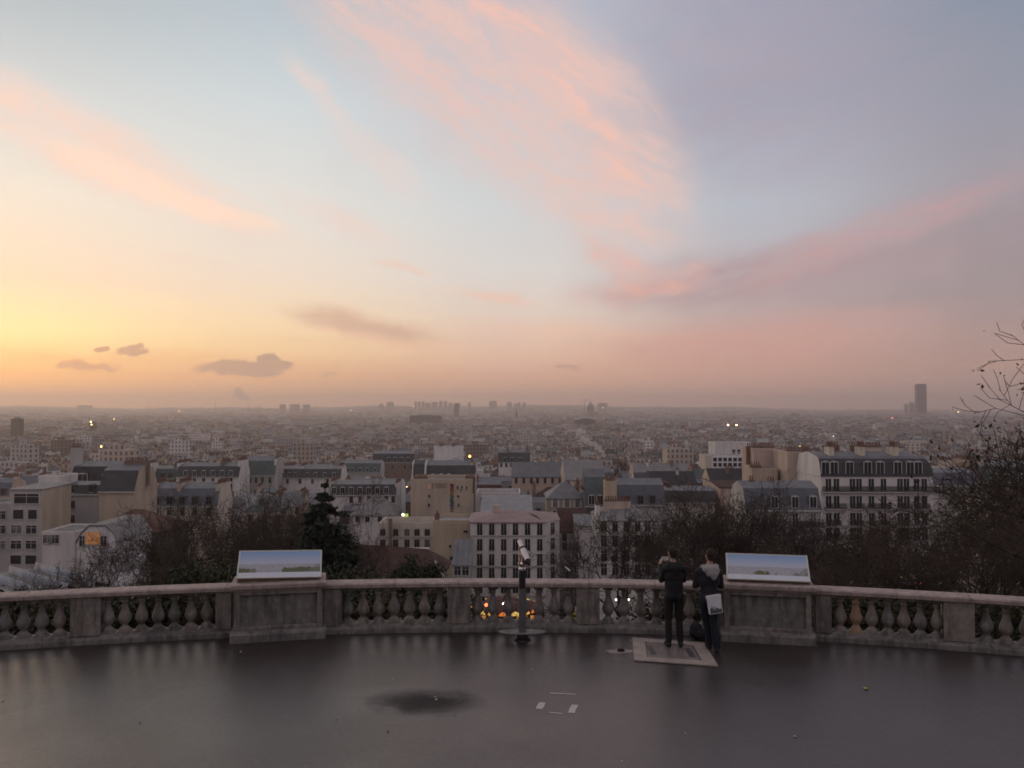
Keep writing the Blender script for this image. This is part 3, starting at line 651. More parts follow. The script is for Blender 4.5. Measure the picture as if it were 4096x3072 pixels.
B('white house with dark mansard and seven dormers beside the street canyon', 'house', (1322, 1583), 1980, 240, 12, 'mansard', 3.6, 'white', 'slate', vis=2010, dorm=(1336, 1371, 1405, 1440, 1475, 1510, 1545), dm=(1.15, 1.8), rows=(2010,), wins=(1405, 1440, 1475, 1510, 1545, 1573), wkind='dark', chim=((1583, .45, .6, 9, .6, 'white'), (1322, .5, .8, 9, 1., 'cream')))
B('house with lit yellow dormers and brown roofs in second row', 'house', (1365, 1520), 1890, 345, 12, 'mansard', 4.6, 'grey', 'green', vis=1915, dorm=(1368 + 6, 1392, 1410, 1440, 1470, 1500), dkind='white')
B('squat house with pale grey pyramid roof below the mansard row', 'house', (1400, 1582), 2062, 212, 12, 'hip', 4.6, 'white', 'grey', vis=2080, rows=(2088,), wins=(1430, 1470, 1520, 1560), wkind='dark')
mural_t, mi = B('house with blank beige gable wall carrying lettering and a rainbow mural', 'house', (1643, 1890), 1930, 215, 14, 'flat', .9, 'beige', 'zinc', vis=2070, chim=((1680, .1, 3.4, .8, .6, 'brick'), (1880, .1, 2.4, .8, .7, 'brick')),
  bands=((1717, 1954, .55, .9, 'warm'), (1717, 1991, .5, .8, 'bare'), (1716, 2028, .5, .9, 'bare'), (1830, 1957, .4, .8, 'bare'), (1848, 1955, .4, .7, 'bare'), (1866, 1957, .4, .7, 'bare'), (1844, 1963, .4, .5, 'bare'), (1834, 1990, .5, .6, 'bare'), (1834, 2027, .4, .8, 'bare')))
B('cream two storey house with a tall flue pipe behind the conifer', 'house', (1517, 1729), 2112, 190, 10, 'flat', 1.2, 'cream', 'zinc_pale', vis=2225, rows=(2143, 2189), wins=(1531, 1583, 1628, 1668, 1709), wkind='dark', ww=1.15, wh=1.7, cornice=(2148,))
B('house with blank ochre side wall and tiny windows beside the white corner block', 'house', (1731, 1880), 2096, 176, 10, 'flat', .8, 'ochre', 'zinc_pale', vis=2250, bands=((1862, 2131, .9, .5, 'bare'), (1801, 2191, .5, .6, 'bare'), (1808, 2241, .8, .8, 'bare')), chim=((1745, .2, .8, 2.4, 1.0, 'brick'),))
B('bluish glazed lean-to studio at the foot of the ochre wall', 'studio', (1812, 1882), 2262, 160, 8, 'shed', 3.4, 'grey', 'zinc', name='studio', vis=2310, rows=(2300,), wins=(1830, 1862), wkind='white', ww=1.2, wh=1.5)
wh_t, wi = B('white five storey corner block with pinkish roof behind the telescope', 'apartment block', (1881, 2181), 2088, 170, 15, 'hip', 1.5, 'white', 'pink', name='apartment_block', vis=2390,
  rows=(2140, 2202, 2262, 2318, 2372), wins=(1919, 1967, 2015, 2062, 2110, 2159), wkind='rail', ww=1.0, wh=2.25, panes=True, cornice=(2143, 2266, 2385))
B('white rooftop storey with plain wall behind the pinkish roof', 'house', (1925, 2128), 2052, 192, 11, 'shed', 2.6, 'pale', 'zinc_pale', vis=2055)
B('pale zinc roofed terrace house with glazed attic behind the white block', 'house', (1905, 2080), 1985, 222, 12, 'flat', .9, 'white', 'zinc_pale', vis=2000, rows=(2003,), wins=(1930, 1955, 1980, 2040, 2060), wkind='white', ww=.8, wh=.9)
B('tan brick house with white shutters and grey hip roof', 'house', (2188, 2342), 1994, 205, 13, 'hip', 3.4, 'tan', 'zinc', vis=2085, rows=(2029, 2073), wins=(2221, 2268, 2310), wkind='shutter', ww=1.0, wh=1.9, side_l=((.25, 2029), (.6, 2029), (.25, 2073)), chim=((2320, .6, .8, 3, .8, 'brick'),))
B('long grey roofed terrace crossing behind the tan brick house', 'house', (2048, 2258), 1908, 290, 12, 'gable', 4.6, 'pink', 'zinc', vis=1940, rows=(1934,), wins=(2065, 2095, 2125, 2150, 2180, 2210, 2240), wkind='dark', ww=.9)
B('house with black mansard and two white dormers beside the striped chimney wall', 'house', (2342, 2424), 2024, 198, 11, 'mansard', 8.2, 'dark', 'green', vis=2030, dorm=(2366, 2400), dm=(1.3, 2.1), chim=((2335, .5, .6, 6, -3., 'white'),))
B('tall striped orange brown chimney wall rising between two slate roofs', 'chimney wall', (2421, 2467), 1930, 192, 4, 'flat', .3, 'ochre', 'grey', name='chimney_wall', vis=2020, chim=((2432, .5, .9, 2.6, .7, 'brown'), (2455, .5, .9, 2.6, .9, 'brown')))
B('wide house with blue slate mansard behind the middle trees', 'house', (2467, 2660), 2020, 202, 12, 'mansard', 5.8, 'grey', 'slate_blue', vis=2060, dorm=(2510, 2562, 2610), dm=(1.1, 1.9), dkind='dark')
B('small cottage with dark red roof and white wall beside the street', 'cottage', (2234, 2333), 2128, 186, 9, 'gable', 4.6, 'white', 'tile_dark', name='cottage', vis=2205, rows=(2165, 2200), wins=(2258, 2304), wkind='dark', ww=.95, wh=1.6)
cr_t, ci = B('white corner house with grey zinc roof half hidden by the bare tree', 'house', (2392, 2610), 2082, 160, 13, 'hip', 3.0, 'white', 'grey', vis=2300, rows=(2125, 2185, 2245, 2300), wins=(2415, 2460, 2505, 2550, 2590), wkind='rail', ww=1.0, wh=2.0, side_l=((.2, 2125), (.6, 2125), (.2, 2185), (.6, 2185), (.2, 2245), (.6, 2245)), chim=((2400, .4, .7, 3, .2, 'white'), (2480, .3, 5, .7, 1.0, 'pink')))
B('white lower street house stepping down left of the corner house', 'house', (2316, 2390), 2108, 172, 16, 'shed', .4, 'white', 'zinc', vis=2300, side_l=((.1, 2150), (.35, 2150), (.6, 2150), (.85, 2150), (.1, 2205), (.35, 2205), (.6, 2205), (.85, 2205), (.1, 2260), (.35, 2260), (.6, 2260)), ww=.9, wh=1.8)
B('house with white striped end wall and dark blue flat roof', 'house', (2655, 2860), 2010, 205, 12, 'mansard', 3.4, 'white', 'slate', vis=2040, chim=((2664, .5, 1.0, 8, 1.2, 'pale'), (2684, .5, 1.4, 8, .9, 'white')))
B('house with black pitched roof and a small skylight', 'house', (2600, 2790), 1946, 262, 13, 'gable', 4.2, 'grey', 'black', vis=1945, chim=((2722, .4, .9, .9, 1.4, 'grey'),))
B('small pale gabled house with pointed white end', 'house', (2545, 2605), 1944, 258, 12, 'gable', 3.6, 'pale', 'slate', vis=1945)
B('long terrace with receding pale grey roof and window strip', 'house', (2540, 2760), 1905, 330, 16, 'gable', 4.6, 'beige', 'grey', vis=1915, rows=(1921,), wins=(2555, 2575, 2595, 2615, 2635, 2655, 2675, 2695, 2715), wkind='dark', ww=.9, wh=1.2, chim=((2600, .5, .7, 5, 1.4, 'white'), (2700, .5, .7, 5, 1.2, 'brown')))
B('long terrace with receding grey roof in the middle distance', 'house', (2262, 2420), 1920, 262, 24, 'gable', 5.4, 'pink', 'grey', vis=1925)
B('white office block with cream end wall and ribbon of dark windows', 'office', (2846, 2990), 1826, 420, 14, 'flat', .5, 'pale', 'zinc', name='office_block', vis=1876, rows=(1845, 1866), wins=(2860, 2880, 2900, 2920, 2940, 2960, 2978), wkind='bare', ww=1.7, wh=1.7)
B('cream windowless end bay of the white office block', 'office', (2820, 2845), 1825, 421, 13, 'flat', .5, 'cream', 'zinc', name='office_block', vis=1876)
B('white office slab standing behind the ribbon windowed block', 'office', (2860, 3006), 1775, 470, 16, 'flat', .8, 'white', 'zinc', name='office_block', vis=1820, rows=(1808, 1822), wins=(2935, 2955, 2980), wkind='bare', ww=1.5, wh=1.4)
B('dark roofed workshop with peach side wall left of the party walls', 'workshop', (2842, 3004), 1922, 236, 10, 'gable', 3.0, 'pink', 'black', name='workshop', vis=1950, chim=((2920, .3, .9, .9, 1.0, 'brick'), (2990, .4, .9, 2, 1.6, 'brick')))
B('low house with peach gable and brown corner strips', 'house', (2878, 3020), 1952, 205, 9, 'shed', .8, 'pink', 'tile_dark', vis=1965)
B('tall beige party wall house with chimney pots and dark drainpipe', 'house', (3014, 3112), 1800, 178, 9, 'flat', .4, 'pink', 'zinc', vis=1950, chim=((3030, .3, 3.2, .8, .3, 'brick'), (3085, .3, 3., .8, .3, 'brick')))
B('smooth peach party wall house against the corner apartment house', 'house', (3150, 3268), 1812, 168, 9, 'flat', .3, 'pink', 'zinc', vis=1970, chim=((3210, .3, 5., .8, .2, 'brick'),))
B('narrow recessed grey house between the two peach party walls', 'house', (3110, 3152), 1818, 182, 9, 'flat', .3, 'grey', 'zinc', vis=1930)
B('brownish chimney walls rising below the tall party wall', 'house', (3008, 3110), 1880, 172, 5, 'flat', .3, 'beige', 'zinc', vis=1960, chim=((3030, .3, 2.0, .8, .6, 'brown'),))
ha_t, hi = B('ornate white apartment house with curved slate mansard and balconies at right', 'apartment house', (3283, 3729), 1906, 155, 13, 'roundmansard', 4.15, 'white', 'slate', name='apartment_house', vis=2160, panes=True,
  chim=((3345, .26, .9, 2.6, 2.1, 'cream'), (3470, .26, .9, 2.6, 2.1, 'cream'), (3604, .26, 1.2, 2.6, 2.1, 'cream'), (3395, .6, 2.4, .7, 1.9, 'brick'), (3500, .6, 2.6, .7, 1.9, 'brick'), (3560, .6, 3.6, .7, 1.8, 'cream'), (3650, .55, 2.4, .7, 1.7, 'cream')),
  rows=(1963, 2032, 2100, 2160), wins=(3313, 3345, 3409, 3435, 3484, 3533, 3599, 3625, 3665, 3696), wkind='white', ww=1.0, wh=2.15, cornice=(1966, 2034, 2102),
  balc=((3283, 3735, 1966), (3300, 3380, 2034), (3400, 3452, 2034), (3464, 3560, 2034), (3590, 3640, 2034), (3650, 3712, 2034), (3301, 3358, 2101), (3398, 3448, 2101), (3470, 3500, 2101), (3520, 3550, 2101)),
  dorm=(3301, 3336, 3398, 3470, 3520, 3590, 3640, 3672), dm=(1.25, 2.3), dkind='white')
B('house with blue slate mansard and white framed arched windows right of centre', 'house', (2985, 3284), 2040, 142, 10, 'mansard', 4.4, 'grey', 'slate_blue', vis=2110, dorm=(3098, 3180, 3252), dm=(1.0, 1.9), rows=(2105,), wins=(3098, 3180, 3252), wkind='white', ww=.9, wh=2.1, balc=((3165, 3292, 2108),), chim=((3040, .5, .8, .8, 1.0, 'grey'), (3120, .5, 1.4, .8, .8, 'brick')))
B('house with grey slate roof directly right of the ornate apartment house', 'house', (3735, 3918), 1942, 195, 12, 'mansard', 3.6, 'grey', 'slate_blue', vis=1975, rows=(1974,), wins=(3750, 3778, 3810, 3850), wkind='white', ww=1.2, wh=1.5)
B('house with beige chimney gables above the right slate roof', 'house', (3775, 3910), 1876, 255, 10, 'flat', .3, 'cream', 'zinc', vis=1890, chim=((3800, .3, 4., .8, 2.4, 'cream'), (3850, .3, 3.4, .8, 3.0, 'beige'), (3890, .3, 2.4, .8, 2.4, 'cream')))
B('long house with dark green grey roof at the right picture edge', 'house', (3925, 4160), 1928, 205, 13, 'mansard', 4.6, 'brown', 'green', vis=1950, dorm=(3990, 4025, 4060, 4095), dm=(1.1, 1.6), chim=((3940, .5, .8, 8, 1.2, 'beige'), (4060, .6, 5, .8, .6, 'pale')))
B('narrow cream house front glimpsed through the trees at right', 'house', (3968, 4006), 2030, 120, 8, 'gable', 2.0, 'cream', 'zinc', vis=2100, rows=(2080, 2140, 2200), wins=(3987,), wkind='rail')
B('dark brick house with three white dormers and a tall round-topped one', 'house', (1490, 1655), 1850, 430, 16, 'mansard', 5.5, 'brown', 'slate', vis=1890, dorm=(1555, 1580, 1607, 1633), dm=(1.7, 2.2), rows=(1876,), wins=(1520, 1545, 1570, 1595, 1620, 1645), wkind='dark')
B('ornate white corner house with dark dome roof in the middle distance', 'house', (1994, 2120), 1850, 415, 16, 'mansard', 6.0, 'white', 'slate', vis=1880, rows=(1868,), wins=(2005, 2025, 2045, 2065, 2085, 2105), wkind='dark', dorm=(2020, 2050, 2080), dm=(1.6, 2.0), chim=((2030, .5, .8, 10, 2., 'brown'), (2110, .5, .8, 10, 2., 'brown')))
B('white house with stepped flat roof below the striped white gables', 'house', (1745, 1892), 1868, 330, 14, 'hip', 3.2, 'white', 'zinc_pale', vis=1895, rows=(1880,), wins=(1760, 1785, 1810, 1835, 1860, 1880), wkind='dark')
B('row of three bright white blank gables in the middle distance', 'house', (1735, 1850), 1790, 520, 12, 'flat', .6, 'pale', 'grey', vis=1812, chim=((1762, .2, 2, 1, 1.5, 'brown'), (1812, .2, 2.2, 1, 1.5, 'brown')))
B('house with tall white chimney gable left of the mural wall roof', 'house', (1646, 1702), 1916, 246, 10, 'party', 5.0, 'white', 'slate', vis=1915)
B('house with dark slate top and one white stair tower behind the mural wall', 'house', (1704, 1900), 1922, 248, 12, 'mansard', 5.4, 'grey', 'slate', vis=1917, dorm=(1730, 1765, 1795), chim=((1840, .3, 5.5, .9, -.6, 'white'), (1885, .3, .7, 3, 1.0, 'pink')))

MB().box(ai[2] + .004, ai[2] + .06, .0, 10.5, 0, ai[3] - .05).build('brick_side_wall', W['beige'], ab_t)
# splayed corner bay of the white block
X, Z, w_, h_, d_ = wi
cb = 2.9
mb = MB(); mb.prism([(w_ - .004, .02), (w_ + cb, cb * .9), (w_ + cb, d_), (w_ - .004, d_)], 0, h_ - .01, 'z'); ob = mb.build('corner_bay', W['white'], wh_t)
ang = math.atan2(cb * .9, cb)
for r_ in (2140, 2202, 2262, 2318, 2372):
    q = link('window', win_data(1.0, 2.25, 'rail'), wh_t, (w_ + cb * .5 + .01, cb * .45 - .01, Z(r_))); q.rotation_euler = (0, 0, ang)
mb = MB(); mb.mesh_([(w_ - .2, -.25, h_), (w_ + cb + .2, cb * .9 - .1, h_), (w_ + cb + .2, d_, h_), (w_ - 3, d_ / 2, h_ + 1.45)], [(0, 1, 3), (1, 2, 3)]); mb.build('corner_roof', RF['pink'], wh_t)
mb = MB(); mb.box(.2, w_ - .2, -1.6, -.02, 3.0, 3.35); mb.box(.2, w_ - .2, -.3, -.005, .2, 2.9); mb.build('shop_awning', mat('awning_dark', (.07, .045, .04), .8), wh_t)
for i in range(5):
    MB().box(1 + i * 2.7, 3.1 + i * 2.7, -.34, -.302, .4, 2.4).build('shop_window', mat('shop_light', (.3, .2, .1), .5, emit=(1., .42, .1), es=(.5)), wh_t)
MB().box(w_ * .3, w_ * .3 + 1.2, d_ * .4, d_ * .4 + .9, h_ + .6, h_ + 2.6).build('chimney', W['pink'], wh_t)
# tall flue and blue screen on the cream house; lettering and mural on the beige wall
fl = at(1561, 2200, 188.8); mb = MB(); mb.lathe([(.42, -38), (.42, at(1561, 2078, 188.8).z), (.5, at(1561, 2077, 188.8).z), (.5, at(1561, 2074, 188.8).z)], 10, (0, 0, 0)); o = mb.build('flue_pipe', W['brown'], None, (fl.x, 188.8, 0)); tag(o, 'tall brown flue pipe in front of the cream two storey house', 'flue pipe')
p0, p1 = at(1562, 2195, 183), at(1716, 2232, 183); zg = ground(p0.x, 183)
mb = MB(); mb.box(p0.x, p1.x, 183, 184.6, zg - 1, p0.z); tag(mb.build('garden_wall', W['pale']), 'bluish white screen wall at the foot of the cream house', 'wall')
X, Z, w_, h_, d_ = mi
cu = bpy.data.curves.new('lettering', 'FONT'); cu.body = 'ETERNIT'; cu.size = 1.5; cu.extrude = .01
lo = bpy.data.objects.new('lettering', cu); COL.objects.link(lo)
bpy.context.view_layer.update(); dg = bpy.context.evaluated_depsgraph_get(); me = bpy.data.meshes.new_from_object(lo.evaluated_get(dg)); bpy.data.objects.remove(lo)
me.materials.clear(); me.materials.append(mat('faded_sign_paint', (.10, .075, .06), .9, .5, 2))
xs_ = [v.co.x for v in me.vertices]; sc_ = (X(1790) - X(1728)) / (max(xs_) - min(xs_))
o = link('lettering', me, mural_t, (X(1728), -.03, Z(1953))); o.rotation_euler = (math.pi / 2, 0, R(0)); o.scale = (sc_, 1.15, 1)
for i, (c, a_, b_) in enumerate((((.22, .05, .05), 1934, 1950), ((.26, .09, .045), 1950, 1964), ((.27, .17, .05), 1964, 1982), ((.05, .15, .10), 1982, 1998), ((.05, .12, .15), 1998, 2014), ((.09, .08, .18), 2014, 2027), ((.20, .15, .14), 2027, 2048))):
    mb = MB(); n = 7; za, zb = Z(a_), Z(b_); zz = np.linspace(za, zb, n); xl = [X(1800) + RNG.normal(0, .14) for _ in zz]; xr = [X(1815) + RNG.normal(0, .14) for _ in zz]
    for j in range(n - 1): mb.face((xl[j], -.02, zz[j]), (xr[j], -.02, zz[j]), (xr[j + 1], -.02, zz[j + 1]), (xl[j + 1], -.02, zz[j + 1]))
    mb.build('mural_band', mat('mural_%d' % i, c, .9, .3, 2), mural_t)
# market hall roof with glazed strips, bottom left
zf = at(215, 2262, 112).z; A_ = at(215, 2262, 112); u_ = Vector((.76, -.65, 0)).normalized(); v_ = Vector((-.65, -.76, 0)).normalized()
hp = thing('market_hall', 'low market hall with slanting strips of roof glazing at the lower left', 'hall', (A_.x, A_.y, 0))
Lh, Wh = 19.0, 44.0; P_ = lambda a, b, z: tuple(u_ * a + v_ * b + Vector((0, 0, z)))
mb = MB(); mb.slot(RF['grey']); mb.mesh_([P_(0, 0, zf), P_(Lh, 0, zf), P_(Lh, Wh, zf), P_(0, Wh, zf)], [(0, 1, 2, 3)]); mb.build('roof', None, hp)
mb = MB(); mb.slot(W['brown']); mb.mesh_([P_(.2, .2, zf - .02), P_(Lh - .2, .2, zf - .02), P_(Lh - .2, Wh, zf - .02), P_(.2, Wh, zf - .02)] + [P_(.2, .2, -40), P_(Lh - .2, .2, -34), P_(Lh - .2, Wh, -34), P_(.2, Wh, -40)], [(0, 1, 5, 4), (1, 2, 6, 5), (3, 0, 4, 7)]); mb.build('wall', None, hp)
rg = mat('roof_glass_pale', (.40, .43, .48), .22, .2, .4)
for i in range(14):
    b0 = .9 + i * 3.0; mb = MB(); mb.mesh_([P_(1.0, b0, zf + .1), P_(Lh - 1.0, b0, zf + .1), P_(Lh - 1.0, b0 + 1.7, zf + .95), P_(1.0, b0 + 1.7, zf + .95), P_(1.0, b0 + 1.8, zf), P_(Lh - 1.0, b0 + 1.8, zf)], [(0, 1, 2, 3), (3, 2, 5, 4)]); mb.build('roof_light', rg, hp)
# red tiled long roof below the ochre wall
tr = thing('tiled_pavilion', 'long low pavilion with dark red brown tiled roof behind the round bush', 'pavilion', (at(1330, 2300, 92).x, 92, ground(-10, 92)))
zb = tr.location.z; a_, b_ = at(1330, 2318, 92), at(1778, 2330, 92); r1, r2 = at(1420, 2180, 97), at(1655, 2228, 97)
wv = b_.x - a_.x; zz = a_.z - zb; mb = MB(); mb.slot(RF['tile_dark'])
v = [(0, 0, zz), (wv, 0, zz), (wv, 11, zz), (0, 11, zz), (wv * .16, 5.5, r1.z - zb), (wv * .80, 5.5, r1.z - zb - .5)]
mb.mesh_(v, [(0, 1, 5, 4), (2, 3, 4, 5), (1, 2, 5), (3, 0, 4)]); mb.build('roof', None, tr); MB().box(.5, wv - .5, .5, 10.5, -1, zz - .02).build('wall', W['brick'], tr)
mb = MB(); mb.slot(W['white']); nseg = 14
for i in range(nseg):
    f0 = i / nseg; P = Vector(v[1]).lerp(Vector(v[5]), f0 * .55 + .03); mb.box(P.x - .12, P.x + .12, P.y - .1, P.y + .1, P.z, P.z + .16)
mb.build('ridge_capping', None, tr)
# drainpipe on the tall party wall
pp = at(3146, 1780, 177.6); o = MB().lathe([(.16, 0), (.16, pp.z - at(3146, 1990, 177.6).z)], 8).build('stove_pipe', W['brown'], None, (pp.x, 167.6, at(3146, 1990, 177.6).z)); tag(o, 'tall thin rusty stove pipe standing against the beige party wall', 'pipe')

# ------------------------------------------------------------------ houses of the middle distance, one by one
def hides(pa, pb, ytop, D):
    for a_, b_, d_, yb in VIS:
        if d_ > D and pb > a_ - 4 and pa < b_ + 4 and ytop < yb - 3: return True
    return False
def overlaps(x0, x1, y0, y1):
    for a_, b_, c_, d_ in FOOT:
        if x1 > a_ and x0 < b_ and y1 > c_ and y0 < d_: return True
    return False
def pix(x, y, z):
    t_ = F / (y * math.cos(PITCH) + (z - CAM_Z) * math.sin(PITCH)); v = (z - CAM_Z) * math.cos(PITCH) - y * math.sin(PITCH)
    return CX + x * t_, CY - v * t_
WALLS = ['white', 'white', 'cream', 'pale', 'grey', 'beige', 'pink', 'white', 'brown', 'cream']
WWORD = {'white': 'white', 'cream': 'cream', 'pale': 'chalk white', 'grey': 'grey', 'beige': 'beige', 'pink': 'peach', 'brown': 'brown', 'brick': 'brick red'}
ROOFS = ['zinc', 'zinc', 'slate', 'slate_blue', 'zinc_pale', 'zinc_pale', 'grey', 'grey', 'green', 'tile_dark']
RWORD = {'zinc': 'grey zinc', 'slate': 'dark slate', 'slate_blue': 'blue slate', 'zinc_pale': 'pale zinc', 'grey': 'light grey', 'green': 'grey green', 'tile': 'red tiled', 'tile_dark': 'dark brown'}
TW = {'mansard': 'mansard roof', 'gable': 'pitched roof', 'hip': 'hipped roof', 'flat': 'flat roof'}
PLACES = [(250, 'above the grey apartment block'), (520, 'behind the beige party wall'), (900, 'behind the arched dormers'), (1250, 'left above the conifer'), (1600, 'left of the street canyon'), (1900, 'behind the mural wall'), (2200, 'behind the white corner block'), (2450, 'near the smoke plume'), (2800, 'behind the blue slate mansard'), (3050, 'around the white offices'), (3300, 'behind the peach party walls'), (3750, 'behind the ornate apartment house'), (9999, 'at the right edge')]
cnt = 0; MIDMAX = 296
_rc = {}
def mid_mesh(w, d, h, rh, kind, wall, rm, rw):
    """shared meshes for repeated house sizes: (wall, roof)"""
    k = (w, d, h, rh, kind, wall, rm)
    if k in _rc: return _rc[k]
    mb = MB(); mb.slot(W[wall]); mb.box(0, w, 0, d, 0, h); wd = mb.data('wall')
    mb = MB(); o = .25
    if kind == 'mansard':
        q = rh * .34; v = [(0, -o, h), (w, -o, h), (w, d + o, h), (0, d + o, h), (0, q, h + rh * .75), (w, q, h + rh * .75), (w, d - q, h + rh * .75), (0, d - q, h + rh * .75), (0, d / 2, h + rh), (w, d / 2, h + rh)]
        mb.slot(RF[rm]); mb.mesh_(v, [(0, 1, 5, 4), (2, 3, 7, 6)]); mb.slot(RF['zinc']); mb.mesh_(v, [(4, 5, 9, 8), (6, 7, 8, 9)]); mb.slot(W[wall]); mb.mesh_(v, [(0, 4, 8, 7, 3), (1, 2, 6, 9, 5)])
    elif kind in ('gable', 'hip'):
        i_ = min(d * .5, w * .4) if kind == 'hip' else 0
        v = [(-o * (i_ > 0), -o, h), (w + o * (i_ > 0), -o, h), (w + o * (i_ > 0), d + o, h), (-o * (i_ > 0), d + o, h), (i_, d / 2, h + rh), (w - i_, d / 2, h + rh)]
        mb.slot(RF[rm]); mb.mesh_(v, [(0, 1, 5, 4), (2, 3, 4, 5)]); mb.slot(RF[rm] if i_ else W[wall]); mb.mesh_(v, [(1, 2, 5), (3, 0, 4)])
    else:
        mb.slot(RF[rm]); mb.box(.2, w - .2, .2, d - .2, h - .1, h + .1); mb.slot(W[wall]); mb.box(0, w, -.03, .2, h - .2, h + .7); mb.box(0, .2, .2, d, h - .2, h + .69); mb.box(w - .2, w, .2, d, h - .2, h + .69); mb.box(.2, w - .2, d - .2, d, h - .2, h + .68); mb.box(w * .3, w * .3 + 3, d * .4, d * .4 + 3, h, h + 2.6)
    _rc[k] = (wd, mb.data('roof')); return _rc[k]
def mid_house(x, D, w, d, h, kind, rh, wall, rm, yaw, detail):
    zg = ground(x + w / 2, D)
    px0, py0 = pix(x, D, zg + h + rh); px1, _ = pix(x + w, D, zg + h + rh)
    loc = next(n_ for lim, n_ in PLACES if px0 < lim); row = ['front', 'second', 'third', 'fourth', 'fifth', 'sixth', 'seventh', 'eighth', 'ninth', 'tenth', 'eleventh', 'last'][min(11, int((D - 232) / 14))]
    t_ = thing('house', '%s house, %s %s, %s row %s' % (WWORD[wall], RWORD[rm], TW[kind], row, loc), 'house', (x, D, zg), yaw, 'crowded city houses ' + loc)
    wd, rd = mid_mesh(w, d, h, rh, kind, wall, rm, 0)
    link('wall', wd, t_); rf = link('roof', rd, t_)
    n = int(w / 2.9)
    if detail > 0:
        wdt = win_data(1.1, 1.9, 'dark' if RNG.random() < .5 else 'white')
        for fl in range(2 if detail > 1 else 1):
            for i in range(n): link('window', wdt, t_, (w * (i + .5) / n, 0, h - 2.6 - fl * 3.1))
        if kind == 'mansard':
            dd = dormer_data(1.1, 1.6, RF[rm], 1.5, 'white' if RNG.random() < .6 else 'dark')
            for i in range(n): link('dormer', dd, rf, (w * (i + .5) / n, -.1, h + .3))
    for s_ in (0, 1):
        if RNG.random() < .75 and kind != 'flat':
            cd = round(RNG.uniform(2, d * .6)); cm = W[['pink', 'cream', 'brown', 'white', 'brick'][RNG.integers(5)]]
            link('chimney', chimney_data(.7, cd, round(RNG.uniform(.6, 2.0) * 2) / 2, cm, max(2, int(cd / .6))), rf, (.4 if s_ == 0 else w - .4, d * RNG.uniform(.35, .65), h + rh * .8))
    if RNG.random() < .25: link('chimney', chimney_data(round(RNG.uniform(1.5, 4)), .7, 1.5, W['pink'], 4), rf, (w * .5, d * .6, h + rh * .7))
cand = []
D = 232.0
while D < 700:
    x = -D * .66 + RNG.uniform(0, 10)
    while x < D * .66:
        w = float(RNG.choice([7, 8, 9, 11, 13, 17])); d = float(RNG.choice([7, 9, 11]))
        cand.append((x, D + RNG.normal(0, 2.0), w, d)); x += w + (RNG.uniform(.0, 1.0) if RNG.random() < .85 else RNG.uniform(5, 12))
    D += RNG.uniform(11.5, 15.5) if D < 420 else RNG.uniform(17, 24)
MIDFAR = 700
for x, D, w, d in cand:
    if cnt >= MIDMAX: MIDFAR = D - 4; break
    kind = RNG.choice(['mansard', 'mansard', 'gable', 'gable', 'hip', 'flat']); rh = {'mansard': 4.5, 'gable': 3.5, 'hip': 3.5, 'flat': .5}[kind]
    h = float(RNG.choice([15, 17, 18, 20, 21, 23])); wall = str(RNG.choice(WALLS)); rm = str(RNG.choice(ROOFS))
    if overlaps(x, x + w, D, D + d): continue
    # the street canyon beside the mural wall stays open
    if 1583 < pix(x + w / 2, D, -30)[0] < 1642 and D < 430: continue
    ok = False
    for _ in range(4):
        zg = ground(x + w / 2, D); p0 = pix(x, D, zg + h + rh); p1 = pix(x + w, D, zg + h + rh)
        if not hides(p0[0], p1[0], p0[1] - 6, D): ok = True; break
        h -= 3
    if not ok or h < 8: continue
    FOOT.append((x - .3, x + w + .3, D - .3, D + d + .3))
    mid_house(x, D, w, d, h, str(kind), rh, wall, rm, RNG.normal(0, .05), 2 if D < 330 else 1)
    cnt += 1

# ------------------------------------------------------------------ the rest of the city to the horizon (uncountable)
def city_mat():
    m = bpy.data.materials.new('distant_city'); m.use_nodes = True; t = m.node_tree; b = t.nodes['Principled BSDF']
    a_ = t.nodes.new('ShaderNodeAttribute'); a_.attribute_name = 'Col'; b.inputs['Roughness'].default_value = .8
    # far too small to build: rows of windows as flat tone on the walls
    E.tree = t; c = t.nodes.new('ShaderNodeTexCoord'); s = t.nodes.new('ShaderNodeSeparateXYZ'); t.links.new(c.outputs['Object'], s.inputs[0])
    g = t.nodes.new('ShaderNodeNewGeometry'); sn = t.nodes.new('ShaderNodeSeparateXYZ'); t.links.new(g.outputs['Normal'], sn.inputs[0])
    fz = E.op('FRACT', E(s.outputs[2]) / 3.1); fx = E.op('FRACT', (E(s.outputs[0]) + E(s.outputs[1]) * .37) / 2.8)
    wnd = smooth(E.op('ABSOLUTE', fz - .5), .33, .28) * smooth(E.op('ABSOLUTE', fx - .5), .24, .20) * smooth(E.op('ABSOLUTE', E(sn.outputs[2])), .3, .1)
    t.links.new(mixc(wnd * .8, E(a_.outputs['Color']), (.05, .05, .055)).s, b.inputs['Base Color']); return m
WC = np.array([(.64, .60, .57), (.56, .50, .43), (.48, .41, .34), (.42, .40, .39), (.50, .41, .35), (.24, .18, .15), (.70, .67, .65), (.58, .54, .50)])
RC = np.array([(.17, .175, .185), (.28, .285, .29), (.06, .063, .068), (.13, .14, .155), (.22, .215, .21), (.14, .075, .06), (.11, .125, .125), (.10, .065, .055)])
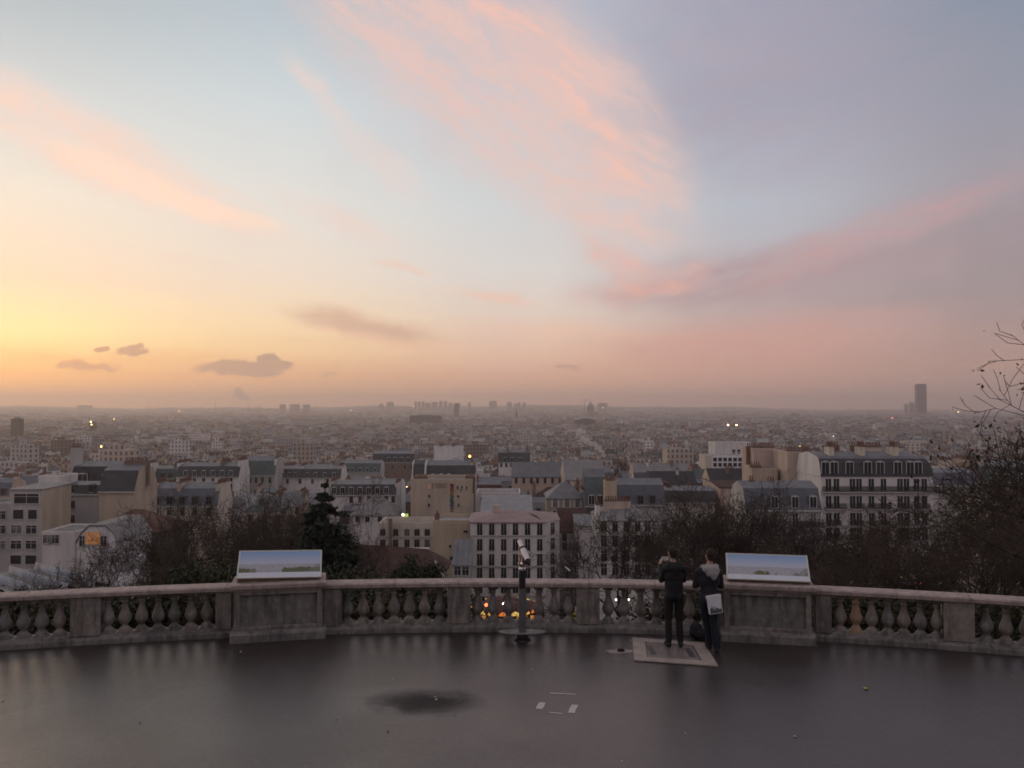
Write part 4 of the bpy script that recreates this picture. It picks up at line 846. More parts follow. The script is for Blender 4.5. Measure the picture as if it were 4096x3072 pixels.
def far_city(ranges, name, label):
    V, Fc, Cc = [], [], []; nv = 0
    for d0, d1, sp, wr, dr, hr in ranges:
        D = d0
        while D < d1:
            step = sp * (1 + .12 * RNG.random()); xm = D * .68 + 30
            xs_ = np.arange(-xm, xm, sp * 1.05); n = len(xs_)
            xs_ = xs_ + RNG.uniform(-.35, .35, n) * sp; ys = D + RNG.normal(0, .30, n) * sp
            ori = .5 * np.sin(xs_ / 310 + D / 400) + .6 * np.sin(xs_ / 900 - D / 700) + RNG.normal(0, .06, n)
            ori = np.where(RNG.random(n) < .3, ori + 1.57, ori)
            ww = RNG.uniform(*wr, n); dd = RNG.uniform(*dr, n); hh = RNG.uniform(*hr, n); tall = RNG.random(n)
            hh = np.where(tall > .985, hh * 1.55, hh); hh = np.where(tall < .08, hh * .5, hh)
            flat = RNG.random(n) < .22; tallf = tall > .985
            wc = WC[RNG.integers(0, len(WC), n)] * RNG.uniform(.75, 1.08, (n, 1)); rc = RC[RNG.integers(0, len(RC), n)] * RNG.uniform(.8, 1.15, (n, 1))
            for i in range(n):
                x, y = xs_[i], ys[i]
                if D < 700 and overlaps(x - ww[i] / 2, x + ww[i] / 2, y - dd[i] / 2, y + dd[i] / 2): continue
                zg = ground(x, y); c, s = math.cos(ori[i]), math.sin(ori[i]); a_, b_, h = ww[i] / 2, dd[i] / 2, hh[i]
                if D < 620:
                    p0 = pix(x - a_, y, zg + h + 4); p1 = pix(x + a_, y, 0)
                    if hides(p0[0], p1[0], p0[1], y): continue
                P = lambda u, v, z: (x + u * c - v * s, y + u * s + v * c, zg + z)
                rh = 0 if (flat[i] or tallf[i]) else min(4.5, b_ * .7)
                V += [P(-a_, -b_, -2), P(a_, -b_, -2), P(a_, b_, -2), P(-a_, b_, -2), P(-a_, -b_, h), P(a_, -b_, h), P(a_, b_, h), P(-a_, b_, h)]
                Fc += [(nv, nv + 1, nv + 5, nv + 4), (nv + 1, nv + 2, nv + 6, nv + 5), (nv + 2, nv + 3, nv + 7, nv + 6), (nv + 3, nv, nv + 4, nv + 7)]; Cc += [wc[i]] * 4
                k = nv + 8; nv += 8
                if rh:
                    V += [P(-a_, 0, h + rh), P(a_, 0, h + rh)]; nv += 2
                    Fc += [(k - 4, k - 3, k + 1, k), (k - 2, k - 1, k, k + 1), (k - 3, k - 2, k + 1), (k - 1, k - 4, k)]; Cc += [rc[i]] * 2 + [wc[i]] * 2
                    nb = 1 if D > 2500 else 2 if D > 1100 else 4
                    for q in range(nb):
                        u0 = (-a_ if q == 0 else a_ - .9 if q == 1 else RNG.uniform(-a_, a_ - 1)); ch = h + rh + RNG.uniform(.3, 1.8); vl = b_ * RNG.uniform(.25, .6); cc = wc[i] * (.6 if RNG.random() < .5 else 1.05) * np.array((1.0, .88, .8))
                        V += [P(u0, -vl, h), P(u0 + .9, -vl, h), P(u0 + .9, vl, h), P(u0, vl, h), P(u0, -vl, ch), P(u0 + .9, -vl, ch), P(u0 + .9, vl, ch), P(u0, vl, ch)]
                        Fc += [(nv, nv + 1, nv + 5, nv + 4), (nv + 1, nv + 2, nv + 6, nv + 5), (nv + 3, nv, nv + 4, nv + 7), (nv + 4, nv + 5, nv + 6, nv + 7)]; Cc += [cc] * 3 + [cc * .5]; nv += 8
                else:
                    V += [P(-a_ * .5, -b_ * .4, h), P(a_ * .1, -b_ * .4, h), P(a_ * .1, b_ * .4, h), P(-a_ * .5, b_ * .4, h), P(-a_ * .5, -b_ * .4, h + 2.6), P(a_ * .1, -b_ * .4, h + 2.6), P(a_ * .1, b_ * .4, h + 2.6), P(-a_ * .5, b_ * .4, h + 2.6)]
                    Fc += [(k - 4, k - 3, k - 2, k - 1), (nv, nv + 1, nv + 5, nv + 4), (nv + 1, nv + 2, nv + 6, nv + 5), (nv + 3, nv, nv + 4, nv + 7), (nv + 4, nv + 5, nv + 6, nv + 7)]; Cc += [rc[4] if False else np.array((.26, .255, .25))] + [wc[i]] * 3 + [np.array((.3, .3, .3))]; nv += 8
            D += step
    me = bpy.data.meshes.new(name); me.from_pydata(V, [], Fc); at_ = me.color_attributes.new('Col', 'FLOAT_COLOR', 'CORNER')
    nl = np.array([len(f) for f in Fc]); cc = np.repeat(np.c_[np.array(Cc), np.ones(len(Cc))], nl, axis=0); at_.data.foreach_set('color', cc.astype(np.float32).ravel())
    me.materials.append(city_mat()); o = link(name, me); tag(o, label, 'city', kind='stuff'); print('city', len(Fc)); return o
far_city([(MIDFAR + 6, 1100, 13, (7, 19), (7, 11), (13, 24)), (1100, 1700, 19, (9, 26), (9, 13), (14, 24)), (1700, 3200, 27, (12, 36), (10, 16), (14, 25)), (3200, 6500, 58, (26, 64), (18, 34), (14, 27)), (6500, 12000, 110, (40, 110), (30, 60), (12, 26))], 'distant_city', 'uncountable grey and white roofs of the city fading to the horizon')

# ------------------------------------------------------------------ skyline landmarks
tw_mat = mat('tower_dark_glass', (.03, .03, .042), .5, .2, .02); tw_grey = mat('tower_concrete', (.26, .24, .23), .8, .2, .02); tw_pale = mat('tower_pale', (.42, .40, .39), .8, .15, .02); stone_far = mat('monument_stone', (.30, .27, .24), .9, .2, .05); lead = mat('lead_dome', (.24, .27, .29), .6, .2, .1)
slot_mat = mat('tower_window_band', (.06, .06, .065), .4, .2, .05)
def tower(label, px0, px1, top, D, depth=18, mt=tw_grey, bottom=None, cat='tower block', group='tower blocks on the far skyline', plant=True, name='tower_block', bands=True):
    a_, b_ = at(px0, top, D), at(px1, top, D); zg = ground(a_.x, D) - 4; h = a_.z - zg; w = b_.x - a_.x
    t_ = thing(name, label, cat, (a_.x, D, zg), 0, group)
    MB().box(0, w, 0, depth, 0, h).build('body', mt, t_)
    if plant: MB().box(w * .25, w * .7, depth * .2, depth * .8, h, h + max(3, h * .04)).build('plant_room', tw_grey, t_)
    if bands:
        n = max(3, int(w / 9)); mb = MB()
        for i in range(n): MB().box(w * (i + .25) / n, w * (i + .75) / n, -.35, -.01, h * .12, h * .95).build('window_bay', slot_mat, t_)
    return t_
mp = tower('single tall dark skyscraper standing alone above the right skyline', 3669, 3706, 1539, 5150, 34, tw_mat, group=None, cat='skyscraper', name='skyscraper', plant=False, bands=False)
w5 = (3706 - 3669) / F * 5150; hM = at(3669, 1539, 5150).z - ground(2400, 5150) + 4
mb = MB(); mb.prism([(0, -.2), (w5 * .12, -3), (w5 * .5, -4.5), (w5 * .88, -3), (w5, -.2)], 1, hM - 5, 'z'); mb.build('curved_front', tw_mat, mp)
for i in range(6): MB().box(w5 * (.14 + i * .13), w5 * (.17 + i * .13), -5.4, -4.2, hM * .15, hM - 8).build('mullion', slot_mat, mp)
mb = MB(); mb.box(2, w5 - 2, 2, 30, hM, hM + 5); mb.build('crown', slot_mat, mp)
MB().box(-30, w5 + 6, -20, 40, 0, 52).build('podium', tw_grey, mp)
for i, (a_, b_, tp) in enumerate(((3621, 3632, 1618), (3640, 3652, 1611), (3654, 3668, 1613))): tower('%s pale slab block just left of the lone dark skyscraper' % ['leftmost', 'middle', 'rightmost'][i], a_, b_, tp, 5600, 20, tw_pale, group='pale slabs beside the skyscraper')
for a_, b_, tp, D, wd in ((1119, 1140, 1617, 7000, 'left narrow'), (1160, 1197, 1617, 7000, 'broad middle'), (1211, 1238, 1618, 7000, 'right')):
    tower('%s block of three slabs in a row on the left skyline' % wd, a_, b_, tp, D, 25, tw_grey, group='three slab blocks on the left skyline', plant=False)
tower('slim tower block left of the cluster of skyline towers', 1515, 1533, 1616, 8000, 25); tower('stepped twin tower block left of the skyline cluster', 1547, 1574, 1609, 8000, 30)
for iT, (a_, b_, tp) in enumerate(((1657, 1668, 1606), (1672, 1683, 1607), (1687, 1698, 1606), (1701, 1722, 1611), (1726, 1750, 1608), (1756, 1770, 1605), (1775, 1788, 1606), (1793, 1812, 1612), (1815, 1842, 1612))):
    tower('%s residential tower from the left in the cluster on the central skyline' % ['first', 'second', 'third', 'fourth', 'fifth', 'sixth', 'seventh', 'eighth', 'ninth'][iT], a_, b_, tp, 8200, 24, group='cluster of residential towers on the central skyline')
tower('dark campus tower standing in front of the skyline cluster', 1816, 1836, 1617, 4700, 22, tw_mat, group=None)
for a_, b_, tp, lb in ((1957, 1987, 1604, 'wide tower block right of the skyline cluster'), (2028, 2047, 1609, 'single tower block between cluster and church spire'), (2057, 2068, 1614, 'short tower block beside the church spire'), (2070, 2082, 1610, 'taller tower block beside the church spire'), (2091, 2103, 1611, 'last tower block right of the church spire'), (1872, 1883, 1610, 'small lone tower block just right of the cluster')):
    tower(lb, a_, b_, tp, 8300, 25)
tower('long low dark block on the far left horizon', 308, 362, 1622, 8500, 40, bands=False); tower('flat topped hospital block on the horizon near the church dome', 2392, 2430, 1613, 7600, 40)
tower('dark square church tower in the haze at far left', 44, 78, 1675, 1500, 14, mat('dark_church_stone', (.075, .066, .056), .9), group=None, cat='church tower', name='church_tower')
tower('small dark tower carrying two yellow lamps at left', 358, 376, 1686, 1900, 12, mat('dark_church_stone', (.075, .066, .056)), group=None, cat='tower', name='clock_tower', plant=False)
# long dark museum block, dark church mass, power station
tower('long dark museum building with pipework roof amid the distant roofs', 1638, 1764, 1662, 2700, 60, mat('museum_steel', (.12, .125, .135), .6), group=None, cat='museum', name='museum', bands=True)
ch = tower('dark massive church block in front of the domed monument', 2302, 2382, 1682, 2500, 40, mat('dark_church_stone', (.075, .066, .056)), group=None, cat='church', name='church', plant=False)
hC = at(0, 1682, 2500).z - ground(200, 2500) + 4; wC = 80 / F * 2500
MB().prism([(0, hC), (wC * .5, hC + 7), (wC, hC)], 0, 40).build('roof', RF['slate'], ch)
pw = thing('power_station', 'low power station with two thin smoking stacks on the left horizon', 'power station', (at(968, 1636, 8000).x, 8000, ground(-2400, 8000) - 4))
zp = pw.location.z; hp_ = at(0, 1634, 8000).z - zp; wp = 138 / F * 8000
MB().box(0, wp, 0, 60, 0, hp_).build('hall', tw_grey, pw)
for p in (992, 1039): MB().lathe([(6, 0), (4, at(0, 1620, 8000).z - zp)], 8, ((p - 968) / F * 8000, 20, 0)).build('stack', tw_grey, pw)
# domed monument
dm_ = thing('domed_monument', 'pale lead domed monument rising on the skyline right of centre', 'monument', (at(2362, 1640, 4600).x, 4600, at(2362, 1660, 4600).z - 40)); z_ = dm_.location.z
zd = lambda r: at(2362, r, 4600).z - z_
MB().box(-40, 40, -10, 60, 0, zd(1650)).build('nave', stone_far, dm_)
MB().lathe([(19, zd(1650) - 2), (19, zd(1646)), (16, zd(1645)), (16, zd(1633)), (18, zd(1632)), (18, zd(1630))], 20).build('drum', stone_far, dm_)
MB().lathe([(16, zd(1630)), (15.5, zd(1624)), (13, zd(1618)), (8, zd(1613)), (4, zd(1611))], 20).build('dome', lead, dm_, smooth_=True)
MB().lathe([(3.5, zd(1612)), (3.5, zd(1607)), (0.4, zd(1602))], 10).build('lantern', stone_far, dm_)
for i in range(16):
    a_ = i * math.pi / 8; MB().lathe([(1, zd(1646)), (1, zd(1633))], 6, (18.2 * math.cos(a_), 18.2 * math.sin(a_), 0)).build('column', stone_far, dm_)
sp_ = thing('church_spire', 'thin dark church spire below the central skyline towers', 'church', (at(2066, 1660, 3900).x, 3900, ground(0, 3900)))
zs = sp_.location.z; MB().box(-8, 8, -8, 8, 0, at(0, 1662, 3900).z - zs).build('tower', stone_far, sp_); MB().lathe([(6.5, at(0, 1662, 3900).z - zs), (.4, at(0, 1632, 3900).z - zs)], 8).build('spire', RF['slate'], sp_)
for p, tp, lb in ((2338, 1595, 'thin tower crane beside the domed monument'), ):
    cr = thing('tower_crane', lb, 'crane', (at(p, 1640, 4900).x, 4900, ground(0, 4900))); zc = cr.location.z; hc = at(0, tp + 4, 4900).z - zc
    MB().box(-1, 1, -1, 1, 0, hc).build('mast', iron, cr); MB().box(-10, 28, -.8, .8, hc - 2, hc).build('jib', iron, cr)
for p in (595, 862): o = MB().lathe([(2.4, 0), (1.2, 125)], 6).build('radio_mast', iron, None, (at(p, 1630, 7800).x, 7800, ground(-2500, 7800))); tag(o, 'thin radio mast on the left horizon, %s one' % ('left' if p < 700 else 'right'), 'mast')
# arched glass hall (greenish white) at right, theatre roof
gh = thing('glass_hall', 'pale domed theatre roof with stepped shoulders above the party walls', 'theatre', (at(3230, 1800, 1500).x, 1500, ground(600, 1500)))
zg = gh.location.z; wv = 110 / F * 1500
for i, (a_, b_, r_) in enumerate(((0, 1, 1790), (.12, .88, 1768), (.2, .8, 1748))): MB().box(wv * a_, wv * b_, 3 * i, 30 - 2 * i, 0, at(0, r_, 1500).z - zg).build('tier', W['cream'], gh)

# lamps burning in the city
def lamp(label, px, py, D, col, es, r, cat='lamp', post=True):
    p = at(px, py, D); zg = ground(p.x, D); t_ = thing('street_lamp', label, cat, (p.x, D, zg))
    if post: MB().lathe([(r * .3, 0), (r * .15, p.z - zg)], 6).build('post', iron, t_)
    MB().lathe([(.02, -r), (r * .7, -r * .7), (r, 0), (r * .7, r * .7), (.02, r)], 8, (0, 0, p.z - zg)).build('lamp_head', mat('lamp_%s' % label[:40], (.5, .4, .3), .5, emit=col, es=es), t_)
OR, YE, WH, RE, GR = (1, .42, .10), (1, .72, .25), (1, .92, .75), (1, .12, .10), (.75, 1, .55)
lamp('upper of two yellow lamps on the small dark tower', 363, 1687, 1890, YE, 7, 1.6); lamp('lower of two yellow lamps on the small dark tower', 366, 1698, 1890, YE, 6, 1.5)
lamp('small yellow lamp right of the dark lamp tower', 456, 1676, 2600, YE, 4, 1.6); lamp('yellow lamp among roofs at left', 405, 1786, 760, YE, 5, .8)
lamp('pink orange lamp on the left horizon', 716, 1645, 5200, OR, 7, 3.2); lamp('faint pink lamp on the far left horizon', 537, 1641, 6000, (1, .3, .3), 4, 2.6)
lamp('left of two bright orange lamps over the roofs', 2912, 1700, 1900, (1, .5, .25), 14, 1.7); lamp('right of two bright orange lamps over the roofs', 2946, 1700, 1900, (1, .5, .25), 14, 1.7)
lamp('red lamp left of the dark skyscraper', 3569, 1672, 2900, RE, 6, 1.5); lamp('yellow lamp on the horizon right of the skyscraper', 3833, 1648, 5000, YE, 8, 3)
lamp('bright white lamp on the theatre roof', 3331, 1746, 1480, WH, 9, 1.3); lamp('orange lamp inside the middle distance roofs', 1879, 1825, 560, OR, 6, .8)
lamp('white lamp left of the skyline cluster', 1654, 1626, 6500, WH, 5, 3); lamp('white lamp on the left centre skyline', 1403, 1641, 5500, WH, 4, 2.2)
lamp('pinkish lamp by the hospital block', 2412, 1631, 6500, (1, .7, .5), 5, 3.2); lamp('tiny lamp at right above the party walls', 3200, 1785, 900, YE, 4, .5)
p = at(3666, 1774, 1100); q = thing('lit_shop_strip', 'long orange lit strip window in the right middle distance', 'window', (p.x, 1100, p.z - 1)); MB().box(-4, 4, -.2, .2, 0, 1.6).build('glow_panel', mat('lamp_strip', (.5, .4, .2), .5, emit=OR, es=4), q); MB().box(-16, 16, .3, 12, -14, 4).build('wall', W['cream'], q)

# ------------------------------------------------------------------ vegetation
bark = mat('dark_winter_bark', (.038, .030, .026), .95, .35, 2)
twig_m = mat('brown_winter_twigs', (.062, .047, .036), .95, .3, .6)
twig_r = mat('reddish_winter_twigs', (.074, .050, .038), .95, .3, .6)
leaf_br = mat('withered_leaves', (.055, .040, .020), .9, .4, .8)
leaf_gr = mat('dark_evergreen_leaves', (.018, .026, .012), .7, .45, 1.2, tint=(.034, .042, .016))
leaf_con = mat('conifer_needles', (.020, .032, .020), .8, .45, .9)
ivy_m = mat('ivy_leaves', (.020, .024, .009), .7, .5, 2.2, tint=(.045, .046, .015))
def tubes(P0, P1, R0, R1, k):
    P0, P1 = np.array(P0), np.array(P1); R0, R1 = np.array(R0)[:, None, None], np.array(R1)[:, None, None]
    d = P1 - P0; d /= np.linalg.norm(d, axis=1, keepdims=True) + 1e-9
    h = np.where(np.abs(d[:, 2:3]) < .9, np.array([[0, 0, 1.]]), np.array([[1., 0, 0]])); u = np.cross(d, h); u /= np.linalg.norm(u, axis=1, keepdims=True); v = np.cross(d, u)
    a = np.arange(k) * 2 * np.pi / k; ring = np.cos(a)[None, :, None] * u[:, None, :] + np.sin(a)[None, :, None] * v[:, None, :]
    A = P0[:, None, :] + ring * R0; Bq = P1[:, None, :] + ring * R1; n = len(P0)
    V = np.concatenate([A, Bq], axis=1).reshape(-1, 3); b = (np.arange(n) * 2 * k)[:, None]; i = np.arange(k)[None, :]; j = (i + 1) % k
    Q = np.stack([b + i, b + j, b + k + j, b + k + i], axis=2).reshape(-1, 4)
    return V, Q
def mesh_np(name, parts, mats, smooth_=True):
    vs, qs, ms = [], [], []; n = 0
    for V, Q, mi in parts:
        vs.append(V); qs.append(Q + n); ms.append(np.full(len(Q), mi)); n += len(V)
    V = np.concatenate(vs); Q = np.concatenate(qs); me = bpy.data.meshes.new(name)
    me.vertices.add(len(V)); me.vertices.foreach_set('co', V.astype(np.float32).ravel()); me.loops.add(Q.size); me.loops.foreach_set('vertex_index', Q.astype(np.int32).ravel())
    me.polygons.add(len(Q)); me.polygons.foreach_set('loop_start', np.arange(0, Q.size, 4, dtype=np.int32))
    for m in mats: me.materials.append(m)
    me.polygons.foreach_set('material_index', np.concatenate(ms).astype(np.int32)); me.update(calc_edges=True); me.validate(); return me
def leaves_np(C, size, rng, flat=0.0):
    n = len(C); a = rng.normal(size=(n, 3)); a /= np.linalg.norm(a, axis=1, keepdims=True); b = rng.normal(size=(n, 3)); b[:, 2] *= (1 - flat); b -= a * (a * b).sum(1, keepdims=True); b /= np.linalg.norm(b, axis=1, keepdims=True)
    s = (size * rng.uniform(.6, 1.4, n))[:, None]; V = np.stack([C - a * s - b * s * .1, C - b * s * .55, C + a * s, C + b * s * .55], axis=1).reshape(-1, 3)
    return V, np.arange(n * 4).reshape(-1, 4)
def bare_tree(seed, H=13.0, spread=.62, nl=(5, 5, 5, 4, 4), leafy=0):
    """a leafless broadleaf: trunk and limbs in one mesh, branchlets and twigs in another"""
    rng = np.random.default_rng(seed); S = {0: [], 1: [], 2: []}; tips = []
    def grow(p, d, L, r, lev):
        nseg = 4 if lev < 2 else 3 if lev < 4 else 2; pts = [p]; rr = [r]
        for i in range(nseg):
            d = d + rng.normal(0, .16 + .05 * lev, 3); d[2] += .10 if lev > 0 else .25; d /= np.linalg.norm(d)
            p = p + d * L / nseg; pts.append(p); rr.append(r * (1 - .55 * (i + 1) / nseg))
        key = 0 if lev < 1 else 1 if lev < 3 else 2
        for a, b, r0, r1 in zip(pts[:-1], pts[1:], rr[:-1], rr[1:]): S[key].append((a, b, r0, r1))
        if lev >= len(nl): tips.append(p); return
        n = nl[lev] + rng.integers(-1, 2)
        for i in range(n):
            f = (.42 + .58 * (i + .6) / n) if lev else (.55 + .45 * (i + .5) / n); f = min(f, .999); q = f * nseg; k = int(q); base = pts[k] + (pts[k + 1] - pts[k]) * (q - k)
            ax = rng.normal(size=3); ax -= d * ax.dot(d); ax /= np.linalg.norm(ax); ang = rng.uniform(.35, .95) * (1.1 if lev == 0 else 1)
            nd = d * math.cos(ang) + ax * math.sin(ang); nd[2] += .12; nd /= np.linalg.norm(nd)
            grow(base, nd, L * rng.uniform(.5, .78) * (spread / .62 if lev == 0 else 1), max(.004, rr[k + 1] * rng.uniform(.5, .72)), lev + 1)
    grow(np.zeros(3), np.array([0, 0, 1.0]), H * .44, H * .020, 0)
    mx = max(s[1][2] for k in S for s in S[k]); sc = H / mx
    def arr(key, k, lo=0.0):
        s = S[key]; return tubes([a[0] * sc for a in s], [a[1] * sc for a in s], [max(lo, a[2]) for a in s], [max(lo * .8, a[3]) for a in s], k)
    V0, Q0 = arr(0, 7); V1, Q1 = arr(1, 5); V2, Q2 = arr(2, 3, .0118)
    trunk = mesh_np('trunk', [(V0, Q0, 0)], [bark]); parts = [(V1, Q1, 0), (V2, Q2, 1)]; mats = [bark, twig_r if seed % 3 == 0 else twig_m]
    if leafy:
        T = np.array(tips) * sc; T = T[rng.integers(0, len(T), leafy)] + rng.normal(0, .12, (leafy, 3)); V3, Q3 = leaves_np(T, .07, rng); parts.append((V3, Q3, 2)); mats.append(leaf_br)
    return trunk, mesh_np('crown', parts, mats)
VAR = [bare_tree(s, 13.0, sp, leafy=lf) for s, sp, lf in ((3, .7, 0), (4, .62, 2500), (5, .75, 900), (7, .66, 0), (9, .8, 2500))]
def put_tree(label, px, top, D, var, sc=1.0, group=None, wide=1.0):
    p = at(px, top, D); zg = ground(p.x, D) - .4; H = (p.z - zg) * 1.13; k = H / 13.0
    t_ = thing('bare_tree', label, 'tree', (p.x, D, zg), RNG.uniform(0, 6.28), group); t_.scale = (k * wide, k * wide, k)
    link('trunk', VAR[var][0], t_); link('crown', VAR[var][1], t_)
left = [(270, 2235, 62, 0), (440, 2160, 74, 3), (600, 2080, 80, 0), (745, 2005, 82, 3), (905, 1990, 86, 0), (1060, 2005, 84, 2), (1150, 2070, 68, 3), (660, 2190, 58, 1)]
lw = ['leftmost', 'second', 'third', 'fourth', 'fifth', 'sixth', 'seventh', 'low front']
for (px, tp, D, v), wd in zip(left, lw): put_tree('%s bare tree of the left grove below the terrace' % wd, px, tp, D, v, group='bare trees of the left grove')
put_tree('thin bare tree just right of the conifer', 1415, 1965, 96, 0, wide=.8); put_tree('small bare tree in front of the cream house', 1335, 2120, 70, 3, wide=.9)
right = [(2500, 2080, 60, 3), (2660, 1975, 78, 0), (2800, 2000, 66, 3), (2960, 1965, 78, 0), (3080, 2015, 66, 2), (3210, 2100, 68, 3), (3370, 2150, 60, 0), (3530, 2140, 64, 3), (3640, 2070, 68, 4), (3760, 1980, 64, 0), (3880, 1955, 66, 1), (3985, 1945, 72, 3), (4090, 1925, 64, 0), (3450, 2235, 44, 3), (3690, 2200, 44, 1), (3960, 2140, 42, 0), (2760, 2190, 48, 3), (3110, 2210, 44, 0)]
for i, (px, tp, D, v) in enumerate(right):
    near = 'behind the two men' if px < 2900 else 'behind the right panorama board' if px < 3330 else 'before the ornate apartment house' if px < 3720 else 'at the right picture edge'
    put_tree('%s bare tree %s' % (['tall', 'broad', 'slim', 'brown', 'dense', 'ragged'][i % 6] + (' low' if D < 50 else ''), near), px, tp, D, v, group='bare trees of the right grove', wide=1.15)
# tree reaching in from the right edge, close to the terrace
me = VAR[1][1]; co = np.empty(len(me.vertices) * 3, np.float32); me.vertices.foreach_get('co', co); co = co.reshape(-1, 3); k = 1.38; up = co[co[:, 2] > 7.5] * k
rot = max(np.linspace(0, 6.2, 32), key=lambda a_: -np.percentile(up[:, 0] * math.cos(a_) - up[:, 1] * math.sin(a_), 10)); ext = -np.percentile(up[:, 0] * math.cos(rot) - up[:, 1] * math.sin(rot), 10)
e_ = at(4075, 1640, 36); zg = ground(e_.x, 36) - .4
t_ = thing('bare_tree', 'near bare tree whose twigs reach into the right edge above the horizon', 'tree', (e_.x + ext, 36, zg), rot); t_.scale = (k, k, k); link('trunk', VAR[1][0], t_); link('crown', me, t_)
# conifer
def conifer(seed, H):
    rng = np.random.default_rng(seed); P0, P1, R0, R1, C = [], [], [], [], []
    nW = 30
    for i in range(nW):
        f = (i + rng.uniform(0, .8)) / nW; z = H * (.10 + .89 * f); L = (1 - f) ** .9 * H * .42 * rng.uniform(.55, 1.15) + .12
        for j in range(rng.integers(7, 11)):
            a = rng.uniform(0, 6.28); dirv = np.array([math.cos(a), math.sin(a), 0]); b = np.array([0, 0, z]); l = L * rng.uniform(.55, 1.1)
            e = b + dirv * l + np.array([0, 0, l * rng.uniform(-.30, .06)]); P0.append(b); P1.append(e); R0.append(.05); R1.append(.012)
            n = int(22 + l * 46); tt = rng.uniform(.15, 1.02, n)[:, None]; c = b + (e - b) * tt; c = c + rng.normal(0, 1, (n, 3)) * np.array([.20, .20, .07]) * (.5 + tt * .4) * min(1.4, l ** .8); c[:, 2] -= .10 * tt[:, 0] * l; C.append(c)
    V, Q = tubes(P0, P1, R0, R1, 4); Vt, Qt = tubes([(0, 0, 0)], [(0, 0, H * .98)], [H * .018], [.03], 8)
    Vl, Ql = leaves_np(np.concatenate(C), .19, rng, .6); return mesh_np('trunk', [(Vt, Qt, 0)], [bark]), mesh_np('crown', [(V, Q, 0), (Vl, Ql, 1)], [bark, leaf_con])
cp = at(1300, 1925, 62); zg = ground(cp.x, 62) - .5; ct, cc_ = conifer(5, cp.z - zg)
t_ = thing('conifer', 'tall dark green conifer right of the left panorama board', 'tree', (cp.x, 62, zg)); link('trunk', ct, t_); link('crown', cc_, t_)
# evergreen shrubs
def shrub(label, px, top, D, rad, v, zs=1.0, group=None):
    p = at(px, top, D); zg = ground(p.x, D) - .2; h = p.z - zg; rng = np.random.default_rng(int(px)); K = 70; n = 9000
    a = rng.uniform(0, 6.28, K); f = rng.uniform(.08, 1, K); rr = rad * np.sqrt(np.clip(1 - (f - .45) ** 2 / .36, .05, 1)) * rng.uniform(.3, 1, K); cen = np.c_[rr * np.cos(a), rr * np.sin(a), f * (h - .3)]
    C = cen[rng.integers(0, K, n)] + rng.normal(0, .30, (n, 3)); C[:, 2] = np.clip(C[:, 2], .05, h); V, Q = leaves_np(C, .11, rng); st = tubes(np.c_[cen[:, :2] * .15, np.zeros(K)], cen, np.full(K, .05), np.full(K, .012), 4)
    t_ = thing('shrub', label, 'bush', (p.x, D, zg), 0, group); link('foliage', mesh_np('foliage', [(V, Q, 0)], [[leaf_gr, ivy_m][v]]), t_); link('stem', mesh_np('stem', [(st[0], st[1], 0)], [bark]), t_)
shrub('round dark green bush in front of the tiled pavilion roof', 1675, 2222, 66, 2.6, 0)
shrub('olive green bush left of the left panorama board', 845, 2245, 46, 2.6, 1); shrub('low olive bush at the foot of the left grove', 690, 2290, 44, 2.4, 1); shrub('dark bush under the conifer', 1190, 2250, 50, 2.8, 0); shrub('dark bush against the conifer foot at right', 1420, 2270, 48, 2.4, 0)
hedge = [(-60, 2370), (60, 2385), (170, 2375), (290, 2368), (400, 2366), (505, 2366), (610, 2362), (715, 2358), (815, 2360), (920, 2350), (1080, 2350), (1230, 2345), (1385, 2362), (1480, 2370), (1575, 2372), (1670, 2368), (1770, 2372), (2700, 2375), (2800, 2370), (2950, 2350), (3120, 2350), (3330, 2368), (3430, 2380), (3530, 2372), (3640, 2385), (3750, 2380), (3860, 2385), (3980, 2392), (4100, 2385)]
def hedge_data(seed, m):
    rng = np.random.default_rng(seed); n = 7000; K = 60; cen = np.c_[rng.normal(0, .5, K), rng.normal(0, .35, K), rng.uniform(.3, 3.7, K)]; C = cen[rng.integers(0, K, n)] + rng.normal(0, .2, (n, 3)); C[:, 2] = np.clip(C[:, 2], .02, 4.2)
    V, Q = leaves_np(C, .055, rng); st = tubes(np.c_[cen[:, :2] * .3, np.zeros(K)], cen, np.full(K, .02), np.full(K, .006), 4); return mesh_np('foliage', [(V, Q, 0)], [m]), mesh_np('stem', [(st[0], st[1], 0)], [bark])
O1 = 'first second third fourth fifth sixth seventh eighth ninth'.split(); ORD = O1 + 'tenth eleventh twelfth thirteenth fourteenth fifteenth sixteenth seventeenth eighteenth nineteenth twentieth'.split() + ['twenty-' + w_ for w_ in O1]
HD = [hedge_data(31, leaf_gr), hedge_data(32, ivy_m), hedge_data(33, leaf_br), hedge_data(34, leaf_gr)]
for i, (px, tp) in enumerate(hedge):
    D = RNG.uniform(19.4, 21.5); p = at(px, tp, D); zg = ground(p.x, D) - .2; k = (p.z - zg) / 4.0; lb = '%s between the balusters, %s of the hedge from the left' % (['dark leafy shrub', 'olive ivy shrub', 'brownish shrub'][i % 3], ORD[i])
    t_ = thing('shrub', lb, 'bush', (p.x, D, zg), RNG.uniform(-.5, .5), 'hedge shrubs behind the balustrade'); t_.scale = (1.1, 1.0, k); v = [0, 1, 2][i % 3] if i % 3 else [0, 3][i % 2]; link('foliage', HD[v][0], t_); link('stem', HD[v][1], t_)
